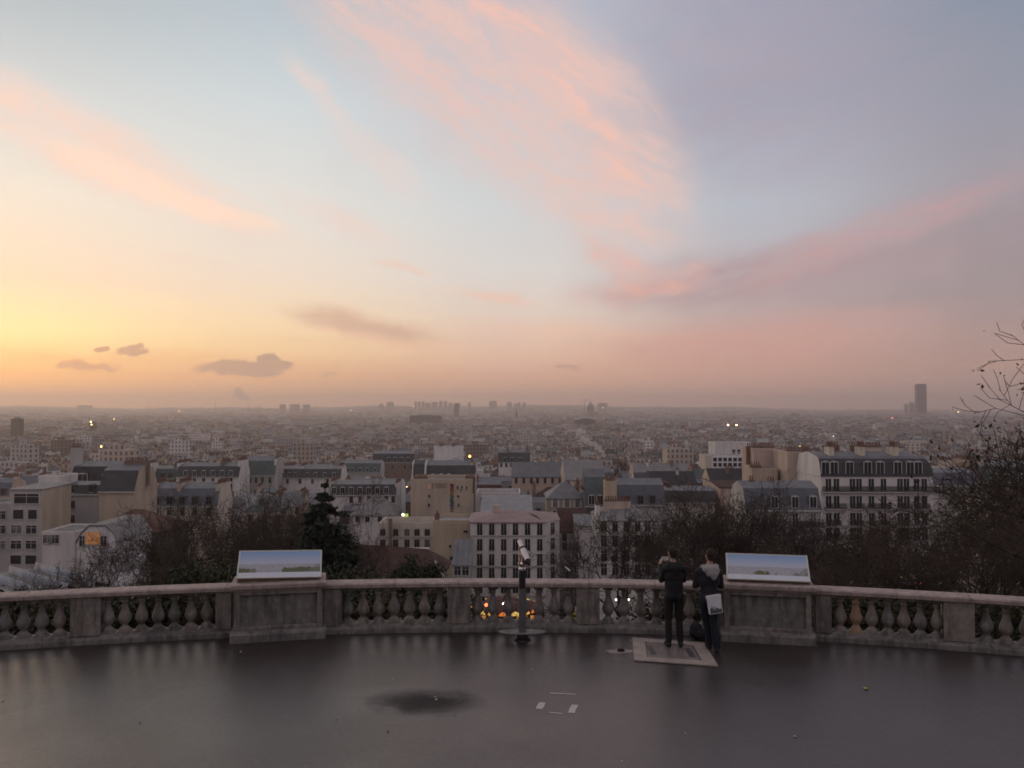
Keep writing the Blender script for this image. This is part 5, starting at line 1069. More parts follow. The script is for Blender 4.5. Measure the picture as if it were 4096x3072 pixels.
# scrub on the slope
rng = np.random.default_rng(77); n = 42000; y = rng.uniform(19, 110, n) ** 1.0; x = rng.uniform(-.72, .72, n) * (y + 6); keep = ~((np.abs(x / y - .02) < .17) & (y > 60)); x, y = x[keep], y[keep]
z = np.array([ground(a, b) for a, b in zip(x, y)]) + np.abs(rng.normal(0, .35, len(x))); V, Q = leaves_np(np.c_[x, y, z], .2, rng)
me = mesh_np('undergrowth', [(V, Q, 0)], [leaf_gr]); tag(link('undergrowth', me), 'dark undergrowth covering the garden slope below the terrace', 'undergrowth', kind='stuff')

# ------------------------------------------------------------------ things on the terrace
chrome = mat('worn_chrome', (.62, .58, .57), .22, .12, 9, metal=1.0); steel = mat('galvanised_steel', (.22, .21, .215), .5, .2, 6, metal=.7); black_paint = mat('black_paint', (.02, .02, .022), .4, .2, 4); grey_paint = mat('grey_paint', (.12, .115, .115), .5, .2, 5); copper = mat('reddish_brass', (.30, .14, .10), .3, .2, 5, metal=.8)
T0 = Vector((at(2089, 2500, 16.25).x, 16.25, 0))
tl = thing('coin_telescope', 'chrome viewing telescope on a grey post in front of the balustrade', 'telescope', T0)
mb = MB().lathe([(.43, .13), (.45, .135), (.45, .155), (.43, .162)], 28); mb.v = [(x, y * .40, z) for x, y, z in mb.v]; mb.build('step_plate', steel, tl)
MB().lathe([(.17, .0), (.15, .02), (.10, .05), (.09, .128)], 14).build('foot', black_paint, tl)
zr = lambda r: at(2089, r, 16.25).z
MB().lathe([(.072, .162), (.072, .19), (.066, .2), (.066, zr(2353))], 16).build('lower_column', grey_paint, tl)
MB().lathe([(.064, zr(2353) + .001), (.064, zr(2281))], 16).build('upper_column', black_paint, tl)
MB().lathe([(.066, zr(2281)), (.068, zr(2274)), (.05, zr(2268)), (.06, zr(2262)), (.084, zr(2257)), (.086, zr(2253)), (.02, zr(2252))], 18).build('swivel_dish', chrome, tl)
def pt(px, py, dY): q = at(px, py, 16.25 + dY); return q - T0
a_, b_, c_ = pt(2110, 2242, -.10), pt(2091, 2197, .10), pt(2077, 2164, .26)
bar = MB().tube(a_, b_, .062, .060, 18).build('barrel', chrome, tl); MB().tube(b_ - (c_ - b_) * .03, b_ + (c_ - b_) * .14, .066, .066, 18).build('ring', black_paint, bar); MB().tube(b_, c_, .045, .043, 18).build('objective_tube', chrome, bar)
dv = (a_ - b_).normalized(); MB().tube(a_, a_ + dv * .05, .064, .05, 14).build('eyepiece_housing', black_paint, bar); MB().tube(a_ + dv * .05 + Vector((0, 0, .02)), a_ + dv * .10 + Vector((0, -.02, .02)), .024, .028, 12).build('eyepiece', black_paint, bar)
s0 = pt(2088, 2253, 0); mid = (a_ + b_) / 2
for s_ in (-1, 1): MB().tube(s0 + Vector((s_ * .05, 0, 0)), mid + Vector((s_ * .072, 0, -.02)), .014, .014, 8).build('yoke_arm', copper, tl)
MB().tube(mid + Vector((-.12, 0, -.02)), mid + Vector((-.065, 0, -.02)), .018, .018, 8).build('tilt_knob', copper, tl)
MB().bevbox(s0.x + .005, s0.x + .095, s0.y - .10, s0.y - .01, s0.z + .0, s0.z + .13, .01).build('coin_box', copper, tl)

# stone framed hatch in the floor
hq = [on_floor(*p) for p in ((2529, 2554), (2816, 2575), (2874, 2669), (2536, 2645))]
hq[1] = hq[1] + Vector((.0, 0, 0)); C0 = sum(hq, Vector()) / 4
hat = thing('floor_hatch', 'stone framed inspection hatch flush in the wet floor under the two men', 'hatch', (C0.x, C0.y, 0))
inner = [C0 + (p - C0) * .66 for p in hq]; hatch_st = mat('pale_hatch_stone', (.34, .285, .245), .55, .25, 4, bump=.2); hatch_in = mat('worn_hatch_plate', (.17, .14, .125), .45, .3, 5, bump=.2)
for i in range(4):
    j = (i + 1) % 4; q = [hq[i], hq[j], inner[j], inner[i]]; q = [Vector((p.x - C0.x, p.y - C0.y, 0)) for p in q]; ce = sum(q, Vector()) / 4; q = [ce + (p - ce) * .992 for p in q]
    mb = MB(); mb.mesh_([(p.x, p.y, .006) for p in q] + [(p.x, p.y, .024) for p in q], [(0, 1, 2, 3), (7, 6, 5, 4), (0, 4, 5, 1), (1, 5, 6, 2), (2, 6, 7, 3), (3, 7, 4, 0)]); mb.f = [f[::-1] for f in mb.f]; mb.build('frame_stone', hatch_st, hat)
q = [(p - C0) * .965 for p in inner]; mb = MB(); mb.mesh_([(p.x, p.y, .004) for p in q] + [(p.x, p.y, .017) for p in q], [(0, 1, 2, 3), (7, 6, 5, 4), (0, 4, 5, 1), (1, 5, 6, 2), (2, 6, 7, 3), (3, 7, 4, 0)]); mb.f = [f[::-1] for f in mb.f]; lid_ = mb.build('lid', hatch_in, hat)
for s_ in (.12, .88):
    A_, B_ = q[3].lerp(q[2], s_), q[0].lerp(q[1], s_); a2, b2 = A_.lerp(B_, .2), A_.lerp(B_, .8); mb = MB(); mb.box(min(a2.x, b2.x) - .05, min(a2.x, b2.x) + .05, min(a2.y, b2.y), max(a2.y, b2.y), .018, .021); mb.build('hinge_strip', black_paint, lid_)
# painted tape marks
tape = mat('white_tape', (.50, .48, .47), .55, .3, 20)
for (pa, pb, wd), lb in zip((((2200, 2773), (2304, 2778), .035), ((2171, 2811), (2156, 2836), .10), ((2300, 2820), (2284, 2852), .10), ((2198, 2850), (2252, 2855), .03)), ('long far', 'left', 'right', 'near')):
    A_, B_ = on_floor(*pa), on_floor(*pb); d = (B_ - A_).normalized(); nrm = Vector((-d.y, d.x, 0)) * wd / 2; n = 6; mb = MB(); pts = [A_.lerp(B_, i / n) for i in range(n + 1)]
    e1 = [p + nrm * RNG.uniform(.8, 1.1) for p in pts]; e2 = [p - nrm * RNG.uniform(.8, 1.1) for p in pts]
    for i in range(n): mb.face(*[(v.x - A_.x, v.y - A_.y, .004) for v in (e2[i], e2[i + 1], e1[i + 1], e1[i])])
    tag(mb.build('tape_mark', tape, None, (A_.x, A_.y, 0)), '%s white tape strip of the four marking a square on the floor' % lb, 'tape mark', 'tape marks on the floor')
# litter and fallen leaves
paper = mat('litter_paper', (.5, .5, .47), .8, .2, 9); leaf_y = mat('yellow_fallen_leaf', (.40, .34, .05), .7, .3, 20); dry = mat('brown_leaf', (.06, .045, .035), .8, .3, 20)
def scrap(px, py, s, m_, label, cat, nm):
    p = on_floor(px, py); mb = MB(); k = 7; rr = [s * RNG.uniform(.5, 1.1) for _ in range(k)]; top = [(rr[i] * math.cos(i * 6.283 / k) * 1.5, rr[i] * math.sin(i * 6.283 / k), .008 + RNG.uniform(0, s * .5)) for i in range(k)]
    mb.mesh_(top + [(x, y, z - .004) for x, y, z in top] + [(0, 0, .012 + s * .2), (0, 0, .006 + s * .2)], [(i, (i + 1) % k, 2 * k) for i in range(k)] + [((i + 1) % k + k, i + k, 2 * k + 1) for i in range(k)])
    o = mb.build(nm, m_, None, (p.x, p.y, 0)); o.rotation_euler = (0, 0, RNG.uniform(0, 6)); tag(o, label, cat)
scrap(3462, 2757, .045, leaf_y, 'yellow fallen leaf on the wet floor at right', 'leaf', 'fallen_leaf')
for px, py, wd in ((2742, 2934, 'below the hatch'), (3180, 2948, 'low at right'), (2487, 3047, 'near the bottom edge right of centre'), (964, 2609, 'in front of the left pedestal'), (4045, 2708, 'at the far right edge'), (1572, 2718, 'left of the dry patch'), (1745, 2800, 'on the dry patch'), (2368, 2600, 'left of the hatch'), (2525, 2563, 'at the hatch corner'), (1740, 2790, 'in the middle of the dry patch'), (2130, 2680, 'below the telescope'), (3550, 2650, 'below the tan baluster')): scrap(px, py, RNG.uniform(.012, .022), paper, 'pale scrap of litter on the floor %s' % wd, 'litter', 'litter_scrap')
for px, py, wd in ((1818, 2864, 'below the dry patch'), (1552, 2928, 'low left of centre'), (560, 2893, 'lower left'), (10, 2808, 'at the left edge'), (1345, 2882, 'left of the dry patch')): scrap(px, py, .015, dry, 'dark fallen leaf on the floor %s' % wd, 'leaf', 'fallen_leaf')
# pale rough blotch with a dark clod
p = on_floor(2484, 2606); mb = MB(); k = 22; ring = [(.30 * (1 + .25 * math.sin(3 * i * 6.283 / k + 1)) * math.cos(i * 6.283 / k), .12 * (1 + .2 * math.sin(2 * i * 6.283 / k)) * math.sin(i * 6.283 / k), .003) for i in range(k)]
mb.face(*ring); o = mb.build('floor_blotch', mat('pale_blotch', (.30, .25, .24), .7, .3, 9), None, (p.x, p.y, 0)); tag(o, 'pale pinkish stain on the floor left of the hatch', 'blotch')
bm = bmesh.new(); bmesh.ops.create_icosphere(bm, subdivisions=2, radius=1)
for v in bm.verts: v.co = Vector((v.co.x * .075, v.co.y * .05, max(0, v.co.z) * .05)) * RNG.uniform(.92, 1.08)
o = MB().bm(bm).build('clod', mat('dark_mud', (.012, .010, .009), .9), None, (p.x, p.y + .01, .004)); tag(o, 'dark clod lying on the pale pinkish stain', 'clod')

# ------------------------------------------------------------------ square below, seen between the balusters
cz = ground(at(2015, 2400, 138).x, 140); cxp = at(2020, 2440, 138).x
ca = thing('carousel', 'merry-go-round with glowing orange and yellow canopy boards seen between the balusters', 'carousel', (cxp, 143, cz))
zr2 = at(2020, 2462, 138).z - cz; zt = at(2020, 2398, 143).z - cz
MB().lathe([(5.6, 0), (5.6, .5), (5.4, .55)], 24).build('platform', W['brown'], ca); MB().lathe([(1.4, .5), (1.4, zr2)], 12).build('drum', W['brick'], ca)
MB().lathe([(5.5, zr2 + .5), (3.2, zr2 + 1.2), (.4, zt), (.1, zt + .8)], 24).build('canopy', mat('canopy_dark_red', (.10, .03, .025), .8), ca)
gl = [mat('carousel_bulbs_%d' % i, (.4, .25, .1), .6, .3, 3, emit=c, es=e) for i, (c, e) in enumerate((((1, .5, .10), .6), ((1, .22, .04), .5), ((1, .68, .16), .65)))]
for i in range(18):
    a_ = -math.pi + i * 2 * math.pi / 18; mb = MB(); n = 6
    for j in range(n):
        t0, t1 = a_ + (j / n) * .26, a_ + ((j + 1) / n) * .26; h0, h1 = .25 + .4 * math.sin(j / n * math.pi), .25 + .4 * math.sin((j + 1) / n * math.pi)
        P = lambda t_, z, r_: (r_ * math.cos(t_), r_ * math.sin(t_), zr2 + z)
        mb.face(P(t0, 0, 5.6), P(t1, 0, 5.6), P(t1, h1, 5.6), P(t0, h0, 5.6)); mb.face(P(t0, 0, 5.52), P(t0, h0, 5.52), P(t1, h1, 5.52), P(t1, 0, 5.52)); mb.face(P(t0, h0, 5.6), P(t1, h1, 5.6), P(t1, h1, 5.52), P(t0, h0, 5.52))
    mb.build('canopy_board', gl[i % 3], ca)
    if i % 2 == 0: MB().lathe([(.06, .5), (.06, zr2)], 6, (5.2 * math.cos(a_), 5.2 * math.sin(a_), 0)).build('pole', copper, ca)
lamp('white starry street lamp above the carousel', 2014, 2415, 128, WH, 10, .16); lamp('red glowing lamp left of the carousel mast', 1945, 2420, 136, (1, .16, .05), 3, .28); lamp('orange flame coloured lamp right of the carousel', 2224, 2411, 120, OR, 4, .3)
for i, (px, py, c) in enumerate(((2442, 2400, GR), (2464, 2399, WH), (2515, 2398, WH), (2558, 2400, GR), (2637, 2423, RE))): lamp('%s lamp in the square seen through the right centre balusters' % ('first greenish', 'second white', 'third bright white', 'fourth greenish', 'small red')[i], px, py, 120, c, 5, .13)
for px, py, D, c, lb in ((3658, 2307, 95, OR, 'orange lamp glowing among the right trees'), (3608, 2310, 95, YE, 'fainter yellow lamp among the right trees'), (3680, 2334, 90, RE, 'small red tail lamp among the right trees'), (3660, 2332, 90, (1, .5, .4), 'pinkish lamp among the right trees'), (2016, 2122 + 4, 200, WH, 'white lamp at the foot of the street canyon'), (1612, 1953, 330, OR, 'orange lamp hanging in the street canyon'), (1627, 1949, 330, YE, 'yellow lamp hanging in the street canyon')):
    if px == 2016: px, py = 1612, 2059
    lamp(lb, px, py, D, c, 4 if D < 150 else 5, .13 if D < 150 else .3)
p = at(1624, 2066, 215); q = thing('lit_sign', 'small yellow green lit shop sign at the foot of the street canyon', 'sign', (p.x, 215, p.z)); MB().box(-.55, .55, -.06, .06, -.7, .7).build('face', mat('sign_green_glow', (.3, .4, .1), .5, emit=(.62, .8, .15), es=.55), q); MB().box(-.62, .62, .061, .2, -14, .75).build('post', W['dark'], q)
p = at(2288, 2445, 118); zg = ground(p.x, 118); q = thing('kiosk', 'yellow kiosk with white sign board beside the carousel', 'kiosk', (p.x, 118, zg)); zt = at(2288, 2433, 118).z - zg
MB().bevbox(-.75, .75, -.7, .7, 0, zt, .05).build('body', mat('kiosk_yellow', (.42, .36, .06), .6, .2, 3), q); MB().box(-.6, .65, -.78, -.72, zt, zt + .42).build('sign_board', W['pale'], q); MB().box(-.8, .8, -.8, .75, zt - .1, zt - .002).build('roof', W['pale'], q)
p = at(2269, 2276, 58); zg = ground(p.x, 58); q = thing('floodlight', 'unlit silver cylinder floodlight on a dark post below the white block', 'floodlight', (p.x, 58, zg)); h_ = p.z - zg
MB().lathe([(.09, 0), (.06, h_ - .15)], 8).build('post', iron, q); MB().tube((-.16, .0, h_ + .13), (.16, -.06, h_ - .13), .085, .10, 12).build('head', chrome, q); MB().tube((0, 0, h_ - .2), (0, 0, h_), .04, .04, 8).build('bracket', iron, q)

# ------------------------------------------------------------------ smoke
def smoke(label, pts, D, dens, col):
    bm = bmesh.new()
    for px, py, r in pts:
        for _ in range(3):
            c = at(px + RNG.normal(0, r * .55), py + RNG.normal(0, r * .5), D); rr = r * RNG.uniform(.45, 1.05) / F * D
            bmesh.ops.create_icosphere(bm, subdivisions=2, radius=rr, matrix=Matrix.Translation(c + Vector((0, RNG.normal(0, rr * .4), 0))))
    me = bpy.data.meshes.new('smoke_src'); bm.to_mesh(me); bm.free(); o = bpy.data.objects.new('smoke_src', me); COL.objects.link(o)
    md = o.modifiers.new('r', 'REMESH'); md.mode = 'VOXEL'; md.voxel_size = max(.25, D * 1.5 / F); sm = o.modifiers.new('s', 'SMOOTH'); sm.iterations = 6
    dg = bpy.context.evaluated_depsgraph_get(); m2 = bpy.data.meshes.new_from_object(o.evaluated_get(dg)); bpy.data.objects.remove(o); m2.materials.clear()
    m = bpy.data.materials.new('smoke_volume'); m.use_nodes = True; t = m.node_tree; t.nodes.clear(); v = t.nodes.new('ShaderNodeVolumePrincipled'); u = t.nodes.new('ShaderNodeOutputMaterial'); t.links.new(v.outputs[0], u.inputs['Volume'])
    v.inputs['Color'].default_value = (*col, 1); v.inputs['Density'].default_value = dens; v.inputs['Anisotropy'].default_value = .3; m2.materials.append(m); tag(link('smoke', m2), label, 'smoke', kind='stuff')
smoke('pinkish plume of smoke drifting left from a chimney in the middle distance', [(2415, 1824, 5), (2410, 1812, 7), (2402, 1800, 9), (2392, 1790, 10), (2378, 1781, 11), (2362, 1771, 12), (2346, 1761, 12), (2332, 1749, 12), (2322, 1736, 12), (2318, 1722, 9), (2334, 1726, 8)], 520, .5, (.97, .90, .87))
smoke('bluish grey smoke rising from the power station stacks on the horizon', [(994, 1608, 6), (990, 1598, 12), (978, 1588, 18), (962, 1580, 20), (950, 1572, 18)], 8000, .009, (.88, .93, .97))
smoke('small white steam puff among the right roofs', [(2770, 1792, 5), (2755, 1783, 8), (2740, 1772, 9)], 700, .14, (.97, .93, .9))
smoke('yellowish white steam puff among the left roofs', [(542, 1760, 7), (548, 1748, 9), (552, 1732, 9)], 1000, .10, (.97, .94, .88))
smoke('pale steam drifting over the left centre roofs', [(860, 1752, 6), (840, 1748, 9), (815, 1745, 9)], 1000, .08, (.97, .94, .88))

# ------------------------------------------------------------------ people
skin = mat('skin', (.42, .24, .18), .55, .12, 20); jack1 = mat('black_jacket', (.013, .013, .014), .8, .4, 14, bump=.3, bscale=60); jean1 = mat('black_trousers', (.013, .012, .013), .85, .3, 14, bump=.2, bscale=80); shoe_m = mat('dark_shoes', (.020, .013, .012), .6, .3, 10)
jack2 = mat('charcoal_jacket', (.019, .018, .022), .8, .35, 14, bump=.3, bscale=60); jean2 = mat('dark_blue_jeans', (.012, .016, .026), .85, .35, 14, bump=.2, bscale=80); hood_g = mat('grey_hood_fabric', (.34, .31, .305), .9, .15, 12, bump=.3, bscale=60); hair_m = mat('short_brown_hair', (.030, .016, .012), .75, .5, 60, bump=.8, bscale=140)
def capsule_bm(bm, a, b, r0, r1, k=12):
    a, b = Vector(a), Vector(b); q = (b - a).to_track_quat('Z', 'Y').to_matrix().to_4x4(); L = (b - a).length; prev = None; prof = []
    for i in range(5): t_ = math.pi / 2 * (1 - i / 4); prof.append((r0 * math.cos(t_), -r0 * math.sin(t_)))
    for i in range(5): t_ = math.pi / 2 * i / 4; prof.append((r1 * math.cos(t_), L + r1 * math.sin(t_)))
    rings = []
    for r, z in prof:
        rings.append([bm.verts.new(q @ Vector((max(r, 1e-4) * math.cos(2 * math.pi * j / k), max(r, 1e-4) * math.sin(2 * math.pi * j / k), z)) + a) for j in range(k)])
    for A, Bq in zip(rings[:-1], rings[1:]):
        for j in range(k): bm.faces.new((A[j], A[(j + 1) % k], Bq[(j + 1) % k], Bq[j]))
    bm.faces.new(rings[0][::-1]); bm.faces.new(rings[-1])
def ell_bm(bm, c, r, rot=None):
    M = Matrix.Translation(Vector(c)) @ (rot.to_4x4() if rot else Matrix.Identity(4)) @ Matrix.Diagonal((*r, 1)); bmesh.ops.create_uvsphere(bm, u_segments=18, v_segments=12, radius=1, matrix=M)
def fuse(name, prims, mats, voxel, parent, smooth_it=4):
    """prims: ('c', a, b, r0, r1, m) tapered capsule or ('e', centre, radii, m) ellipsoid -> one continuous skin"""
    bm = bmesh.new()
    for p in prims:
        if p[0] == 'c': capsule_bm(bm, *p[1:5])
        else: ell_bm(bm, p[1], p[2], p[4] if len(p) > 4 else None)
    me = bpy.data.meshes.new('src'); bm.to_mesh(me); bm.free(); o = bpy.data.objects.new('src', me); COL.objects.link(o)
    md = o.modifiers.new('r', 'REMESH'); md.mode = 'VOXEL'; md.voxel_size = voxel; sm = o.modifiers.new('s', 'SMOOTH'); sm.iterations = smooth_it; sm.factor = .5
    dg = bpy.context.evaluated_depsgraph_get(); m2 = bpy.data.meshes.new_from_object(o.evaluated_get(dg)); bpy.data.objects.remove(o); m2.name = name; m2.materials.clear()
    for m in mats: m2.materials.append(m)
    n = len(m2.polygons); C = np.empty(n * 3, np.float32); m2.polygons.foreach_get('center', C); C = C.reshape(-1, 3); best = np.full(n, 1e9); idx = np.zeros(n, np.int32)
    for p in prims:
        if p[0] == 'c':
            a, b = np.array(p[1], float), np.array(p[2], float); d = b - a; t_ = np.clip(((C - a) @ d) / (d @ d + 1e-9), 0, 1); dist = np.linalg.norm(C - (a + t_[:, None] * d), axis=1) - (p[3] + (p[4] - p[3]) * t_); mi = p[5]
        else:
            r = np.array(p[2]); c = C - np.array(p[1]); c = c @ np.array(p[4].to_3x3()) if len(p) > 4 else c; k = np.linalg.norm(c / r, axis=1); dist = (k - 1) * r.min(); mi = p[3]
        w_ = dist < best; best[w_] = dist[w_]; idx[w_] = mi
    m2.polygons.foreach_set('material_index', idx); m2.polygons.foreach_set('use_smooth', [True] * n); return link(name, m2, parent)
def hand(wr, palm_dir, finger_dir, curl_dir, side, m, s=1.0):
    """palm and five bent fingers; wr = wrist, finger_dir along the hand, curl_dir where the fingers bend to, side = thumb side"""
    f = Vector(finger_dir).normalized(); c = Vector(curl_dir).normalized(); c = (c - f * c.dot(f)).normalized(); t_ = f.cross(c).normalized() * side; wr = Vector(wr); P = []
    for k_ in (-.026, -.009, .009, .026): P.append(('c', tuple(wr), tuple(wr + f * .085 + t_ * k_), .022, .013, m))
    for k_, L in zip((.030, .010, -.010, -.029), (.072, .080, .074, .058)):
        a = wr + f * .088 + t_ * k_; b = a + (f * .75 + c * .55).normalized() * L * .45; d = b + (f * .1 + c * 1.0).normalized() * L * .35; e = d + (c * .8 - f * .6).normalized() * L * .3
        P += [('c', tuple(a), tuple(b), .0095, .009, m), ('c', tuple(b), tuple(d), .009, .0085, m), ('c', tuple(d), tuple(e), .0085, .0075, m)]
    a = wr + f * .03 + t_ * .026; b = a + (t_ * .7 + f * .6 + c * .3).normalized() * .045; d = b + (f * .7 + c * .7).normalized() * .032
    P += [('c', tuple(a), tuple(b), .0135, .011, m), ('c', tuple(b), tuple(d), .011, .009, m)]; return P
def head_prims(c, yaw, m):
    """head centred at c, facing +y turned by yaw; chin, nose, brows, ears, mouth"""
    Rz = Matrix.Rotation(yaw, 3, 'Z'); g = lambda x, y, z: tuple(Vector(c) + Rz @ Vector((x, y, z))); P = []
    P += [('e', g(0, -.008, .022), (.076, .096, .098), m, Rz), ('e', g(0, .026, -.045), (.058, .066, .070), m, Rz), ('e', g(0, .066, -.098), (.026, .022, .018), m, Rz)]
    P += [('c', g(0, .092, .012), g(0, .112, -.030), .010, .014, m), ('c', g(-.032, .082, .030), g(.032, .082, .030), .011, .011, m), ('c', g(-.022, .088, -.066), g(.022, .088, -.066), .0075, .0075, m)]
    P += [('e', g(-.034, .076, .010), (.015, .013, .010), m, Rz), ('e', g(.034, .076, .010), (.015, .013, .010), m, Rz)]
    for s_ in (-1, 1): P.append(('e', g(s_ * .080, -.004, .0), (.012, .020, .034), m, Rz))
    return P
def hair_cap(c, yaw, parent, n=260):
    Rz = Matrix.Rotation(yaw, 3, 'Z'); g = lambda x, y, z: tuple(Vector(c) + Rz @ Vector((x, y, z))); P = [('e', g(0, -.016, .034), (.082, .098, .100), 0, Rz), ('e', g(0, -.052, -.030), (.064, .052, .064), 0, Rz)]
    for _ in range(46):
        u = RNG.normal(size=3); u /= np.linalg.norm(u)
        if u[2] < -.1 or u[1] > .55: continue
        p = g(u[0] * .080, -.018 + u[1] * .094, .036 + u[2] * .098); P.append(('e', p, (.014, .014, .012), 0))
    o = fuse('hair', P, [hair_m], .008, parent, 1)
    # keep only what lies above the hairline
    bm = bmesh.new(); bm.from_mesh(o.data); Ri = Rz.inverted(); dead = []
    for v in bm.verts:
        q = Ri @ (v.co - Vector(c))
        if q.z < -.075 + max(0, q.y + .03) * 1.35 or (q.y > .05 and q.z < .075): dead.append(v)
    bmesh.ops.delete(bm, geom=dead, context='VERTS'); bm.to_mesh(o.data); bm.free(); return o

# ---- man in black holding a phone up
f1 = on_floor(2672, 2588); f1b = on_floor(2722, 2592); base = (f1 + f1b) / 2
p1 = thing('person', 'man in black jacket and trousers photographing the view from the hatch', 'person', (base.x, base.y, .022), R(2))
S, T_, J, H = 0, 1, 2, 3
P = []
for sx, fx, yw in ((-1, -.105, -.15), (1, .105, .35)):
    P += [('c', (fx, -.05, .05), (fx + yw * .12, .14, .035), .048, .036, S), ('e', (fx, -.05, .045), (.043, .055, .045), S)]
    P += [('c', (fx, -.03, .10), (fx * .98, .0, .28), .054, .064, T_), ('c', (fx * .98, .0, .28), (fx * .92, .03, .50), .064, .062, T_), ('c', (fx * .92, .03, .50), (fx * .86, .0, .88), .068, .094, T_), ('e', (fx * .84, -.045, .90), (.098, .105, .11), T_)]
P += [('e', (0, -.005, .93), (.178, .128, .12), J), ('c', (-.035, 0, .96), (-.03, .01, 1.14), .135, .140, J), ('c', (.035, 0, .96), (.03, .01, 1.14), .135, .140, J), ('e', (-.05, -.01, 1.26), (.125, .115, .17), J), ('e', (.05, -.01, 1.26), (.125, .115, .17), J), ('c', (-.13, -.01, 1.40), (.13, -.01, 1.40), .085, .085, J), ('c', (0, 0, 1.42), (-.012, .02, 1.535), .064, .054, H)]
# arms: elbows out, hands up in front of the face
P += [('c', (-.165, -.005, 1.405), (-.205, .11, 1.17), .062, .052, J), ('c', (-.205, .11, 1.17), (-.18, .30, 1.40), .050, .036, J)]
P += [('c', (.165, -.005, 1.405), (.205, .11, 1.17), .062, .052, J), ('c', (.205, .11, 1.17), (.10, .31, 1.40), .050, .036, J)]
P += hand((-.178, .305, 1.405), None, (.15, .35, .9), (.8, .5, 0), 1, H) + hand((.098, .315, 1.405), None, (-.15, .35, .9), (-.8, .5, 0), -1, H)
hc = (-.018, .035, 1.665); P += head_prims(hc, .35, H)
fuse('body', P, [shoe_m, jean1, jack1, skin], .0075, p1, 3); hair_cap(hc, .35, p1)
HP = [('c', (-.085, -.035, 1.475), (.085, -.035, 1.475), .048, .048, 0), ('c', (-.085, -.035, 1.475), (-.06, .06, 1.47), .046, .036, 0), ('c', (.085, -.035, 1.475), (.06, .06, 1.47), .046, .036, 0), ('e', (0, -.105, 1.41), (.115, .05, .085), 0), ('e', (0, -.115, 1.35), (.06, .035, .06), 0)]
fuse('hood', HP, [jack1], .009, p1, 3)
q = thing('phone', 'small pale phone held up by the man in black', 'phone', (base.x - .05, base.y + .43, .022 + 1.50)); MB().bevbox(-.105, .035, -.004, .004, -.035, .04, .003).build('case', mat('phone_white', (.6, .6, .6), .4), q)
q.rotation_euler = (0, 0, R(8))
# ---- man with grey hood
f2 = on_floor(2858, 2610); base2 = Vector((f2.x - .045, f2.y + .02, 0))
p2 = thing('person', 'man in dark jacket with grey hood looking out beside the right pedestal', 'person', (base2.x, base2.y, .018), R(-3)); P = []
for fx, fy, kx, yw in ((.075, -.02, .04, .25), (-.02, .17, -.08, -.1)):
    P += [('c', (fx, fy - .05, .05), (fx + yw * .12, fy + .14, .035), .048, .036, S), ('e', (fx, fy - .05, .045), (.043, .055, .045), S)]
hipx = (.055, -.125)
P += [('c', (.075, -.05, .10), (.055, -.03, .30), .066, .070, T_), ('c', (.055, -.03, .30), (.03, -.005, .52), .070, .072, T_), ('c', (.03, -.005, .52), (.045, -.01, .88), .074, .098, T_), ('e', (.04, -.05, .90), (.10, .105, .11), T_)]
P += [('c', (-.02, .12, .10), (-.035, .12, .30), .060, .066, T_), ('c', (-.035, .12, .30), (-.075, .10, .52), .066, .070, T_), ('c', (-.075, .10, .52), (-.125, .0, .88), .074, .096, T_), ('e', (-.125, -.045, .90), (.095, .10, .11), T_)]
P += [('e', (-.045, 0, .96), (.172, .125, .13), J), ('c', (-.045, 0, .98), (-.05, .01, 1.14), .138, .142, J), ('e', (-.10, -.01, 1.26), (.14, .125, .18), J), ('e', (.01, -.01, 1.26), (.14, .125, .18), J), ('c', (-.19, -.01, 1.405), (.10, -.01, 1.405), .09, .09, J), ('c', (-.045, 0, 1.43), (-.02, .02, 1.545), .066, .056, H)]
P += [('c', (-.225, -.005, 1.40), (-.275, .06, 1.14), .066, .056, J), ('c', (-.275, .06, 1.14), (-.12, .26, 1.16), .054, .040, J), ('c', (.135, -.005, 1.40), (.185, .07, 1.14), .066, .056, J), ('c', (.185, .07, 1.14), (.04, .27, 1.17), .054, .040, J)]
P += hand((-.118, .263, 1.162), None, (.8, .45, .25), (.3, .2, -1), -1, H) + hand((.038, .273, 1.172), None, (-.8, .4, .25), (-.3, .2, -1), 1, H)
hc2 = (-.012, .035, 1.675); P += head_prims(hc2, .25, H)
fuse('body', P, [shoe_m, jean2, jack2, skin], .0075, p2, 3); hair_cap(hc2, .25, p2)
HP = [('c', (-.15, -.03, 1.485), (.08, -.03, 1.50), .050, .050, 0), ('c', (-.15, -.03, 1.485), (-.11, .075, 1.47), .048, .034, 0), ('c', (.085, -.03, 1.50), (.05, .075, 1.48), .048, .034, 0), ('e', (-.02, -.10, 1.455), (.155, .062, .075), 0), ('e', (.0, -.125, 1.39), (.115, .05, .075), 0), ('e', (.02, -.135, 1.335), (.06, .036, .062), 0), ('e', (.075, -.10, 1.44), (.065, .05, .06), 0)]
fuse('hood', HP, [hood_g], .009, p2, 3)
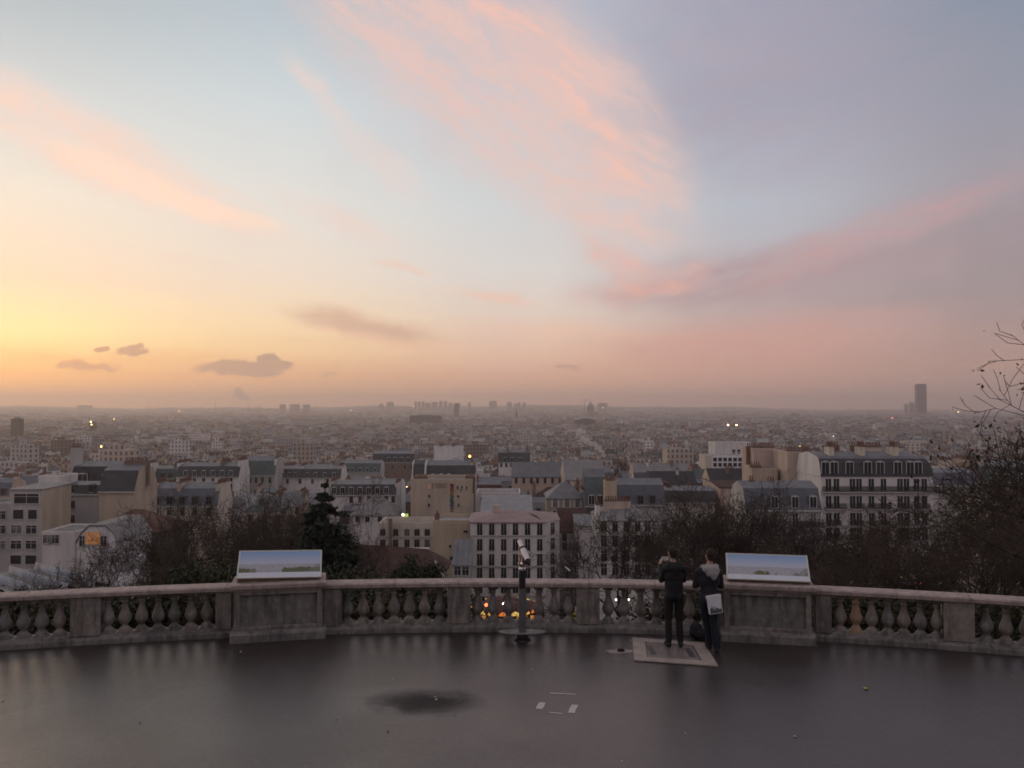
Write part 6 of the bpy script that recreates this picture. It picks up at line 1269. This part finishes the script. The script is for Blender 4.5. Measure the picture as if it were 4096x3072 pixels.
# shoulder bag with a printed skyline
bp_ = at(2859, 2418, base2.y - .20)
bg_ = thing('shoulder_bag', 'white shoulder bag with dark skyline print on the hip of the grey hooded man', 'bag', bp_, R(10)); bag_w = mat('white_vinyl', (.66, .67, .69), .45, .12, 8)
bo = MB().bevbox(-.125, .125, -.035, .05, -.16, .155, .02).build('body', bag_w, bg_); bo.rotation_euler = (R(-6), R(-7), 0)
sil = mat('skyline_print', (.05, .045, .05), .6, .3, 20); mb = MB(); x = -.112
while x < .105:
    w_ = RNG.uniform(.006, .02); h_ = RNG.uniform(.05, .13) * (1 if RNG.random() < .8 else 1.3); mb.box(x, x + w_ * .8, -.0375, -.0352, -.14, -.14 + h_)
    if RNG.random() < .4: mb.box(x + w_ * .3, x + w_ * .45, -.0375, -.0352, -.14 + h_, -.14 + h_ + .035)
    x += w_
mb.build('skyline_picture', sil, bo); MB().bevbox(-.13, .13, -.0345, .06, .10, .165, .012).build('top_flap', bag_w, bo)
sh = Vector((base2.x - .19, base2.y - .07, 1.50)) - bp_; mb = MB(); pts = [Vector((.10, .03, .15)), Vector((.02, -.0, .30)).lerp(sh, .2), Vector((-.04, .02, .42)), sh + Vector((.10, -.055, -.10)), sh + Vector((0, .03, .0))]
for a_, b_ in zip(pts[:-1], pts[1:]): mb.tube(a_, b_, .011, .011, 6)
so = mb.build('strap', jack1, bg_); so.rotation_euler = (0, 0, R(-10))
# rucksack on the floor
rp = on_floor(2790, 2560); rk = thing('rucksack', 'dark rucksack standing on the floor against the balustrade behind the men', 'rucksack', (rp.x, rp.y + .06, .0)); ruck = mat('dark_nylon', (.016, .014, .020), .7, .3, 9)
fuse('sack', [('e', (0, 0, .13), (.145, .10, .13), 0), ('e', (-.02, .0, .22), (.115, .085, .10), 0), ('e', (.10, -.02, .09), (.10, .08, .085), 0)], [ruck], .012, rk, 5); fuse('front_pocket', [('e', (.02, -.09, .10), (.09, .035, .07), 0)], [ruck], .010, rk, 3)
mb = MB()
for i in range(8):
    a0, a1 = math.pi * i / 8, math.pi * (i + 1) / 8; mb.tube((-.02 + .05 * math.cos(a0), 0, .305 + .05 * math.sin(a0)), (-.02 + .05 * math.cos(a1), 0, .305 + .05 * math.sin(a1)), .008, .008, 6)
mb.build('grab_handle', ruck, rk)

# ------------------------------------------------------------------ haze
hm = bpy.data.materials.new('haze_air'); hm.use_nodes = True; t = hm.node_tree; t.nodes.clear()
pv = t.nodes.new('ShaderNodeVolumePrincipled'); ou = t.nodes.new('ShaderNodeOutputMaterial'); t.links.new(pv.outputs[0], ou.inputs['Volume'])
pv.inputs['Color'].default_value = (.98, .88, .83, 1); pv.inputs['Density'].default_value = 0.00015; pv.inputs['Anisotropy'].default_value = 0.65
mb = MB(); mb.box(-11000, 11000, -135, 12900, -76, 182); tag(mb.build('haze', hm), 'thin pinkish dawn haze lying over the whole city', 'haze', kind='stuff')
